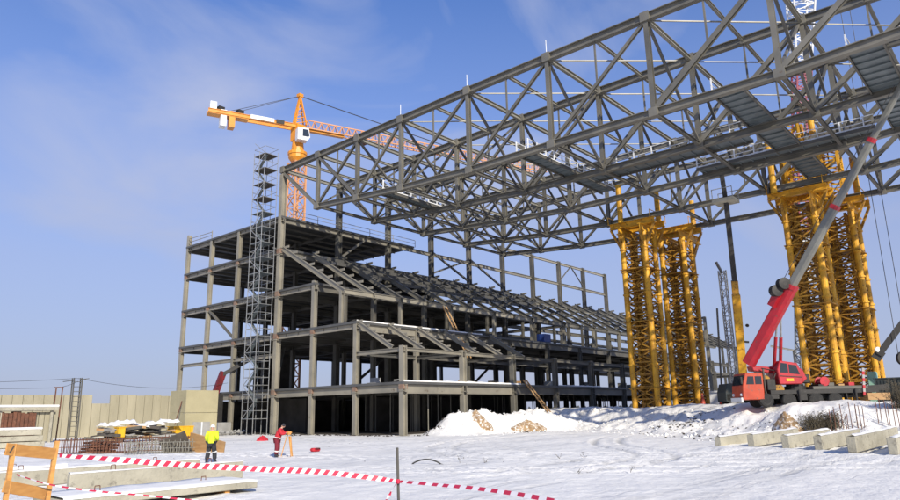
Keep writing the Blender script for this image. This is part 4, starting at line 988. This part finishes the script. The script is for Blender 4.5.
T = thing('yellow_drum_box', (32.9, 73.8, 0), 'small yellow box on the dark pile', 'box'); MB().box((31.7, 72.2, .5), (32.4, 73.2, 1.45)).build('body', BOXY, T, bevel=.04); MB().box((31.65, 72.15, 1.455), (32.45, 73.25, 1.54)).build('lid', BOXY, T)
MB().box((31.8, 72.4, 0), (32.3, 73, .495)).build('stand', DARKWOOD, T)
tag(MB().bar((39.7, 76.2, 1.6), (41.1, 77.6, 4.2), .09).build('leaning_pole', RUST), 'thin rusty pole leaning on the block house behind the yellow bin', 'pole')
def cage(x, y, n, lab, mat, h=.9, dx=.36):
    t = thing('rebar_cage', (x, y, 0), lab, 'rebar cage', 'rebar cages lying on the snow'); m_ = Matrix.Translation((x, y, 0)) @ Matrix.Rotation(D(-46), 4, 'Z'); 
    mb = MB()
    for i in range(n):
        for yy in (0, .8): mb.bar((i * dx, yy, .05), (i * dx + R.uniform(-.05, .05), yy, h + R.uniform(-.06, .2)), .035)
        mb.bar((i * dx, 0, h), (i * dx, .8, h), .05); mb.bar((i * dx, 0, .08), (i * dx, .8, .08), .05)
    mb.rot(m_).build('stirrups', mat, t); mb = MB()
    for yy in (0, .8):
        for z in (.1, h * .5, h): mb.bar((-.2, yy, z), (n * dx, yy, z + R.uniform(-.04, .04)), .03)
    mb.rot(m_).build('long_bars', mat, t)
    return t
cage(19.3, 53.2, 24, 'rusty rebar cage, left of the two cages behind the tape', RUST, .95, .22)
cage(21.6, 48.0, 22, 'grey steel cage of bent bars, right of the rusty cage', STEEL_L, .75, .2)
cage(23.6, 50.8, 17, 'second rusty rebar cage behind the grey one', RUST, 1.0, .23)
T = thing('rusty_plates', (21.5, 51.8, 0), 'stack of rusty plates between the rebar cages', 'plate stack')
for i in range(4): MB().box((20.6 + .1 * i, 51.6, .05 + i * .2), (22.6 + .1 * i, 53, .2 + i * .2)).build('plate', RUST, T)
T = thing('board_shelter', (25.2, 45.6, 0), 'low brown boards propped as a ridge on the snow left of the yellow jacket worker', 'boards')
MB().bar((23.9, 47.2, .06), (25.3, 46.4, .75), 1.8, .06, up=(1, 1, 1)).build('board', DARKWOOD, T); MB().bar((25.35, 46.4, .75), (27.0, 44.6, .05), 1.5, .06, up=(1, 1, 1)).build('board', TIMBER, T)
T = thing('grey_debris', (52, 90, 0), 'heap of grey concrete rubble under the scaffold tower', 'rubble heap')
mb = MB()
for i in range(70): clod(mb, (R.gauss(51, .9), R.gauss(84.5, 1.2), R.uniform(.05, .5)), R.uniform(.25, .55))
mb.build('rubble', CONC_G, T); MB().box((49.3, 83.2, .02), (51.2, 84.9, 1.6)).build('concrete_cube', CONC_G, T, bevel=.05)
tag(mound('red_bundle', (39.75, 59.0, .0), .75, .55, .5, REDCL, .2, 4), 'crumpled red bundle on the snow behind the red worker', 'bundle')
T = thing('red_case', (29.4, 37.6, 0), 'flat red case lying on the snow right of the tripod', 'case'); MB().box((29.1, 37.4, .03), (29.75, 37.8, .26)).rot(Matrix.Rotation(0, 4, 'Z')).build('shell', REDCL, T, bevel=.08)
mb = MB(); mb.path([(29.25, 37.38, .2), (29.28, 37.28, .24), (29.56, 37.28, .24), (29.6, 37.38, .2)], .03); mb.build('handle', BLACK, T)
mb = MB(); A = V((20.2, 20.3, .0)); pts = []
for i in range(15):
    u = i / 14; pts.append(V((24.5 + 1.1 * u, 24.0 - 1.5 * u, -.03 + ground(25, 23.2) + .27 * math.sin(math.pi * min(1, u * 1.25)) ** .7 * (1 if u < .8 else 1))) )
mb.path(pts, .035, 8); tag(mb.build('bent_hose', BLACK), 'bent black hose end arching out of the snow', 'hose')

# foreground precast beams
def fbeamc(name, p, L_, w, h, label, rz=0, z=0., snow=.1, support=False):
    t = thing(name, (p[0], p[1], z), label, 'concrete beam', 'long precast beams in the left foreground')
    m_ = Matrix.Translation((p[0], p[1], z)) @ Matrix.Rotation(rz, 4, 'Z')
    MB().box((0, 0, 0), (L_, w, h)).rot(m_).build('body', CONC, t, bevel=.02)
    mb = MB(); n = int(L_ / .3); vs = []; fs = []
    for j in range(n + 1):
        e = snow * (.7 + .6 * noise.noise(V((j * .35, p[0], 2))))
        prof = [(-.0, .002), (.03, e * .8), (w * .3, e), (w * .7, e * 1.1), (w - .03, e * .8), (w, .002)]
        vs += [(L_ * j / n, u + .02 * noise.noise(V((j * .5, u, 1))), h + q) for u, q in prof]
    for j in range(n):
        for u in range(5): fs.append((j * 6 + u, (j + 1) * 6 + u, (j + 1) * 6 + u + 1, j * 6 + u + 1))
    mb.add(vs, fs); mb.rot(m_).build('snow_cover', SNOWC, t, smooth=True)
    for x in (L_ * .22, L_ * .78): MB().path([(x - .09, w / 2, h - .05), (x - .07, w / 2, h + .2), (x + .07, w / 2, h + .2), (x + .09, w / 2, h - .05)], .015).rot(m_).build('lifting_loop', RUST, t)
    if support:
        for x in (.8, L_ - 1.1): MB().box((x, .1, -z), (x + .16, w - .1, -.004)).rot(m_).build('bearer', BARRIER, t)
fbeamc('precast_beam', (9.5, 24.9), 6.45, .24, .62, 'long pale beam on edge with a clean face, behind the low snowy slab', 0, .02, .06)
fbeamc('precast_beam', (7.4, 29.0), 9.0, .3, .55, 'pale beam lying behind the long clean faced one', 0, .02, .08)
fbeamc('precast_beam', (4.0, 34.5), 9.0, 1.2, .3, 'snow covered beam farthest back in the left foreground', 0, .02, .16)
fbeamc('precast_slab', (7.6, 20.2), 5.9, 2.2, .2, 'low wide slab under thick snow on timber bearers, nearest of the precast pieces', .0, .12, .09, True)

# barrier in the corner
P1, P2 = V((4.43, 12.28, 0)), V((3.69, 11.88, 0))
T = thing('board_barrier', (4.1, 12.1, .85), 'orange timber board barrier in the left foreground corner', 'barrier')
for (a, lean) in ((P1, V((-.14, -.16, 0))), (P2, V((-.05, -.05, 0)))):
    MB().bar(a + lean + V((0, 0, .6)), a + V((0, 0, 2.06)), .06, .07).build('post', BARRIER, T)
f_ = V((-.05, -.055, 0))
dv = (P1 - P2).normalized()
MB().bar(P2 - dv * .08 + f_ + V((0, 0, 1.99)), P1 + dv * .04 + f_ + V((0, 0, 1.865)), .025, .17).build('board', BARRIER, T)
MB().bar(P2 - dv * .02 + f_ * 1.4 + V((0, 0, 1.47)), P1 - dv * .05 + f_ * 1.6 + V((0, 0, 1.27)), .025, .17).build('board', BARRIER, T)
MB().bar(P2 + V((0, 0, 1.93)) - dv * .12 - f_ * .3, P2 + V((0, 0, 2.03)) - dv * .05 - f_ * .3, .1, .02).build('brace', DARKWOOD, T)
# tape post
T = thing('tape_post', (9.95, 10.1, .7), 'thin dark metal post holding the warning tape in the foreground', 'post')
MB().tube((10.08, 10.2, .3), (9.87, 10.04, 1.73), .028, 8).build('rod', STEEL_D, T); MB().tube((9.93, 10.08, 1.05), (9.94, 10.09, 1.13), .04, 8).build('tape_knot', TAPER, T)
def tape(name, pts, w, label, per=.16, twist=None, slant=.6):
    """ribbon through 3D points; alternate slanted quads red / white"""
    pts = [V(p) for p in pts]; seg = [0]
    for i in range(len(pts) - 1): seg.append(seg[-1] + (pts[i + 1] - pts[i]).length)
    L_ = seg[-1]; n = int(L_ / per)
    def at(s):
        s = max(0, min(L_ - 1e-5, s)); i = max(j for j in range(len(seg) - 1) if seg[j] <= s + 1e-9); u = (s - seg[i]) / (seg[i + 1] - seg[i])
        p = [pts[max(0, i - 1)], pts[i], pts[i + 1], pts[min(len(pts) - 1, i + 2)]]
        return .5 * ((2 * p[1]) + (p[2] - p[0]) * u + (2 * p[0] - 5 * p[1] + 4 * p[2] - p[3]) * u * u + (3 * p[1] - p[0] - 3 * p[2] + p[3]) * u ** 3)
    mb = MB()
    for k in range(n):
        mb.cur = k % 2; s0, s1 = k * per, (k + 1) * per
        vs = []
        for s, z in ((s0, -1), (s1, -1), (s1, 1), (s0, 1)):
            ss = s + z * slant * w * .5; q = at(ss); tw = twist(ss / L_) if twist else (0.25 * math.sin(s * 1.1))
            d_ = (at(ss + .05) - at(ss - .05)); nh = V((-d_.y, d_.x, 0)); nh = nh.normalized() if nh.length > 1e-6 else V((0, 1, 0))
            ax = V((0, 0, 1)) * math.cos(tw) + nh * math.sin(tw); vs.append(q + ax * z * w / 2)
        mb.add(vs, [(0, 1, 2, 3)])
    tag(mb.build(name, [TAPER, TAPEW]), label, 'warning tape', 'red and white warning tapes')
TW = lambda t_: 1.0 - 1.0 * sstep(0, .3, t_) + 1.1 * sstep(.86, 1, t_)
tape('warning_tape', [(4.45, 12.2, 1.84), (5.5, 12.1, 1.70), (6.6, 11.9, 1.55), (7.7, 11.45, 1.43), (8.8, 10.9, 1.31), (9.93, 10.07, 1.1)], .098, 'red and white tape stretched from the barrier to the tape post', .085, TW, .7)
tape('warning_tape', [(9.95, 10.06, 1.09), (9.8, 9.0, 1.1), (9.5, 7.6, 1.12), (9.1, 6.1, 1.1), (8.6, 4.6, 1.02)], .07, 'red and white tape running right from the tape post', .17, lambda t_: .9 - .7 * t_, .1)
tape('warning_tape', [(3.75, 11.8, 1.62), (4.3, 12.0, 1.42), (4.9, 11.9, 1.28), (5.6, 11.6, 1.16), (6.6, 11.2, .98)], .035, 'thin slack tape drooping from the lower barrier board', .1, lambda t_: .8, .6)

tape('tape_tail', [(9.9, 10.1, 1.06), (9.8, 10.12, .92), (9.78, 10.22, .78), (9.7, 10.3, .66)], .07, 'loose tape end hanging down beside the tape post', .09, lambda t_: .9, .5)
# ------------------------------------------------------------------ people
def skinmesh(name, verts, edges, radii, mat, parent, root=0, sub=2):
    me = bpy.data.meshes.new(name); o = bpy.data.objects.new(name, me); COL.objects.link(o); o.parent = parent
    me.from_pydata([tuple(v) for v in verts], edges, []); me.materials.append(mat)
    md = o.modifiers.new('skin', 'SKIN'); md.use_smooth_shade = True
    if not me.skin_vertices: me.attributes  # created with the modifier
    for i, r in enumerate(radii):
        sv = me.skin_vertices[0].data[i]; sv.radius = r if isinstance(r, tuple) else (r, r); sv.use_root = (i == root)
    sm = o.modifiers.new('sub', 'SUBSURF'); sm.levels = sub; sm.render_levels = sub
    return o
def chain(J, names): return [J[n] for n in names]
def person(loc, rz, label, J, jacket, trousers, bands, hat, cat='person', scale=1.0, hood=None):
    t = thing('person', loc, label, cat, None, rz)
    K = {k: V(v) * scale for k, v in J.items()}
    # body: one continuous surface
    order = ['pel', 'wai', 'che', 'nek', 'hd0', 'shL', 'elL', 'wrL', 'hnL', 'shR', 'elR', 'wrR', 'hnR', 'hiL', 'knL', 'anL', 'toL', 'hiR', 'knR', 'anR', 'toR']
    ed = [('pel', 'wai'), ('wai', 'che'), ('che', 'nek'), ('nek', 'hd0'), ('che', 'shL'), ('shL', 'elL'), ('elL', 'wrL'), ('wrL', 'hnL'), ('che', 'shR'), ('shR', 'elR'), ('elR', 'wrR'), ('wrR', 'hnR'),
          ('pel', 'hiL'), ('hiL', 'knL'), ('knL', 'anL'), ('anL', 'toL'), ('pel', 'hiR'), ('hiR', 'knR'), ('knR', 'anR'), ('anR', 'toR')]
    rad = {'pel': .13, 'wai': .125, 'che': .14, 'nek': .06, 'hd0': .06, 'sh': .07, 'el': .05, 'wr': .034, 'hn': .04, 'hi': .09, 'kn': .06, 'an': .045, 'to': .04}
    idx = {n: i for i, n in enumerate(order)}
    skinmesh('body', [K[n] for n in order], [(idx[a], idx[b]) for a, b in ed], [(rad.get(n) or rad[n[:2]]) * scale for n in order], SKIN, t)
    # head with brow, nose, chin and ears
    hd = K['hd1']; f = (K['fac'] - hd).normalized(); up = (hd - K['nek']).normalized(); sd_ = up.cross(f).normalized(); f = sd_.cross(up).normalized()
    mb = MB(); n, m = 18, 12; vs = []; fs = []
    for j in range(m + 1):
        ph = math.pi * j / m
        for i in range(n):
            th = 2 * math.pi * i / n; x = math.sin(ph) * math.cos(th); y = math.sin(ph) * math.sin(th); z = math.cos(ph)
            rx = .098; ry = .076; rz_ = .122
            if z < -.2: rx *= 1 + .12 * z if x < 0 else 1; ry *= 1 + .3 * (z + .2)
            bump = .02 * math.exp(-((th if th < math.pi else th - 2 * math.pi) / .28) ** 2) * math.exp(-((z + .12) / .22) ** 2)
            bump -= .008 * math.exp(-((abs(th if th < math.pi else th - 2 * math.pi) - .42) / .2) ** 2) * math.exp(-((z - .08) / .12) ** 2)
            bump += .018 * math.exp(-((abs(th if th < math.pi else th - 2 * math.pi) - 1.57) / .18) ** 2) * math.exp(-((z) / .25) ** 2)
            vs.append(hd + (f * x * (rx + bump) + sd_ * y * (ry + bump) + up * z * rz_) * scale)
    for j in range(m):
        for i in range(n): fs.append((j * n + i, j * n + (i + 1) % n, (j + 1) * n + (i + 1) % n, (j + 1) * n + i))
    mb.add(vs, fs); mb.build('head', SKIN, t, smooth=True, local=True)
    # gloves: palm, four curled fingers, thumb
    for s in 'LR':
        a, b = K['wr' + s], K['hn' + s]; d_ = (b - a).normalized(); sw = d_.cross(V((0, 0, 1)));  sw = sw.normalized() if sw.length > .1 else V((1, 0, 0)); nn = sw.cross(d_)
        vv = [a, b]; ee = [(0, 1)]; rr = [.03, (.042, .024)]
        for q, (o_, l_) in enumerate(((-.033, .07), (-.011, .08), (.011, .077), (.033, .06))):
            i0 = len(vv); p = b + sw * o_ + d_ * .02; vv += [p, p + d_ * l_ * .55 + nn * -.008, p + d_ * l_ * .85 + nn * -.035]; ee += [(1, i0), (i0, i0 + 1), (i0 + 1, i0 + 2)]; rr += [.013, .012, .010]
        i0 = len(vv); p = a.lerp(b, .45) + sw * .04; vv += [p, p + sw * .03 + d_ * .045]; ee += [(0, i0), (i0, i0 + 1)]; rr += [.014, .011]
        skinmesh('glove', vv, ee, rr, BLACKCL, t, 0, 1)
    o2 = ['wai', 'che', 'nk2', 'shL', 'elL', 'wrL', 'shR', 'elR', 'wrR', 'hem']
    K['nk2'] = K['che'].lerp(K['nek'], .75); K['hem'] = K['pel'] + V((0, 0, -.06)); id2 = {n: i for i, n in enumerate(o2)}
    r2 = {'wai': .19, 'che': .2, 'nk2': .085, 'sh': .115, 'el': .09, 'wr': .064, 'hem': .19}
    skinmesh('jacket', [K[n] for n in o2], [(id2[a], id2[b]) for a, b in (('hem', 'wai'), ('wai', 'che'), ('che', 'nk2'), ('che', 'shL'), ('shL', 'elL'), ('elL', 'wrL'), ('che', 'shR'), ('shR', 'elR'), ('elR', 'wrR'))], [(r2.get(n) or r2[n[:2]]) * scale for n in o2], jacket, t)
    o3 = ['pel', 'hiL', 'knL', 'cuL', 'hiR', 'knR', 'cuR']; K['cuL'] = K['anL'] + V((0, 0, .04)); K['cuR'] = K['anR'] + V((0, 0, .04)); id3 = {n: i for i, n in enumerate(o3)}
    r3 = {'pel': .175, 'hi': .14, 'kn': .115, 'cu': .105}
    skinmesh('trousers', [K[n] for n in o3], [(id3[a], id3[b]) for a, b in (('pel', 'hiL'), ('hiL', 'knL'), ('knL', 'cuL'), ('pel', 'hiR'), ('hiR', 'knR'), ('knR', 'cuR'))], [(r3.get(n) or r3[n[:2]]) * scale for n in o3], trousers, t)
    for s in 'LR':
        a, b = K['an' + s], K['to' + s]; c_ = a + (a - b).normalized() * .05 - V((0, 0, .03))
        skinmesh('boot', [a + V((0, 0, .1)), a - V((0, 0, .02)), b, c_], [(0, 1), (1, 2), (1, 3)], [.062, .06, (.05, .042), .05], BLACKCL, t, 1)
    for (p, q, u, r) in bands:
        c_ = K[p].lerp(K[q], u); ax = (K[q] - K[p]).normalized()
        MB().lathe(c_, ax, [(-.035, r * .97), (-.03, r), (.03, r), (.035, r * .97)], 18).build('reflective_band', REFL, t, smooth=False, local=True)
    if hat == 'helmet':
        MB().lathe(hd + up * .02 * scale, up, [(-.01, .15), (.005, .152), (.01, .125), (.06, .118), (.11, .085), (.135, .03)], 18).build('helmet', HELMET, t, smooth=True, local=True)
    else:
        MB().lathe(hd - f * .006 + up * .0, up, [(-.02, .1), (.03, .108), (.09, .092), (.13, .045), (.138, .01)], 16).build('knit_hat', BLACKCL, t, smooth=True, local=True)
    return t
# local +x is the way they face
JY = {'pel': (0, 0, .96), 'wai': (0, 0, 1.13), 'che': (.02, 0, 1.36), 'nek': (.03, 0, 1.53), 'hd0': (.04, 0, 1.60), 'hd1': (.05, 0, 1.66), 'fac': (.3, 0, 1.62),
      'shL': (.02, .2, 1.42), 'elL': (.04, .3, 1.15), 'wrL': (.2, .24, .98), 'hnL': (.27, .2, .95), 'shR': (.02, -.2, 1.42), 'elR': (.02, -.29, 1.15), 'wrR': (.22, -.2, 1.05), 'hnR': (.3, -.16, 1.04),
      'hiL': (0, .1, .9), 'knL': (.06, .15, .5), 'anL': (-.02, .19, .1), 'toL': (.14, .21, .05), 'hiR': (0, -.1, .9), 'knR': (.1, -.14, .5), 'anR': (.08, -.18, .1), 'toR': (.24, -.2, .05)}
person((20.15, 34.6, ground(20.15, 34.6) + .0), D(35), 'worker in a yellow hi-vis jacket, black trousers and white helmet behind the tape', JY, HIVIS, BLACKCL, [('knL', 'anL', -.05, .135), ('knR', 'anR', -.05, .135)], 'helmet', scale=1.1)
JR = {'pel': (-.02, 0, .98), 'wai': (.03, 0, 1.15), 'che': (.12, 0, 1.37), 'nek': (.2, 0, 1.52), 'hd0': (.24, 0, 1.58), 'hd1': (.28, 0, 1.64), 'fac': (.55, 0, 1.55),
      'shL': (.12, .2, 1.42), 'elL': (.3, .26, 1.22), 'wrL': (.5, .15, 1.32), 'hnL': (.57, .11, 1.34), 'shR': (.12, -.2, 1.42), 'elR': (.28, -.28, 1.2), 'wrR': (.47, -.17, 1.25), 'hnR': (.54, -.14, 1.27),
      'hiL': (-.02, .09, .9), 'knL': (.03, .11, .5), 'anL': (-.03, .11, .1), 'toL': (.13, .12, .05), 'hiR': (-.02, -.09, .9), 'knR': (.0, -.1, .5), 'anR': (-.06, -.1, .1), 'toR': (.1, -.11, .05)}
person((24.9, 35.4, ground(24.9, 35.4)), D(-47), 'worker in a red jacket and dark red trousers leaning to a survey tripod', JR, REDCL, DREDCL, [('wai', 'hem', .6, .215), ('knL', 'anL', .45, .125), ('knR', 'anR', .45, .125)], 'cap', scale=1.1)
tp = V((25.3, 34.85, ground(25.3, 34.85)))
T = thing('survey_tripod', tp, 'yellow timber survey tripod with level in front of the red worker', 'tripod')
for a in (0.3, 2.4, 4.5):
    e = V((math.cos(a), math.sin(a), 0)); s_ = V((-e.y, e.x, 0))
    l = MB().bar(tp + e * .12 + s_ * .05 + V((0, 0, 1.2)), tp + e * .33 + V((0, 0, .35)), .05, .035).bar(tp + e * .12 - s_ * .05 + V((0, 0, 1.2)), tp + e * .33 + V((0, 0, .35)), .05, .035).bar(tp + e * .29 + V((0, 0, .5)), tp + e * .42, .055, .045).build('leg', BARRIER, T)
    MB().tube(tp + e * .41 + V((0, 0, .08)), tp + e * .43 + V((0, 0, -.04)), .025, 6, .005).build('shoe', ZINC, l)
MB().lathe(tp + V((0, 0, 1.19)), (0, 0, 1), [(0, .13), (.05, .13), (.06, .06), (.1, .06)], 14).build('head_plate', ZINC, T)
MB().box((-.1, -.07, 1.29), (.1, .07, 1.47)).rot(Matrix.Translation(tp)).tube(tp + V((-.16, .0, 1.4)), tp + V((.18, 0, 1.4)), .045, 10).build('instrument', BARRIER, T)

# red knuckle boom seen between the columns on the left
REDD = pmat('dark_red_paint', (.16, .015, .02), (.09, .012, .014), 2, .5)
T = thing('loader_crane', (57.8, 93.0, L1), 'dark red folding crane arm seen through the left columns of the frame', 'loader crane')
MB().bar((51.2, 87.7, 5.4), (52.2, 87.6, 8.4), .6, .8).build('base_arm', REDD, T); MB().bar((52.0, 87.6, 8.0), (58.0, 84.2, 12.0), .45, .5).build('boom', BLACK, T)
MB().box((50.6, 86.9, .05), (52.0, 88.6, 5.4)).build('column', BLACK, T)
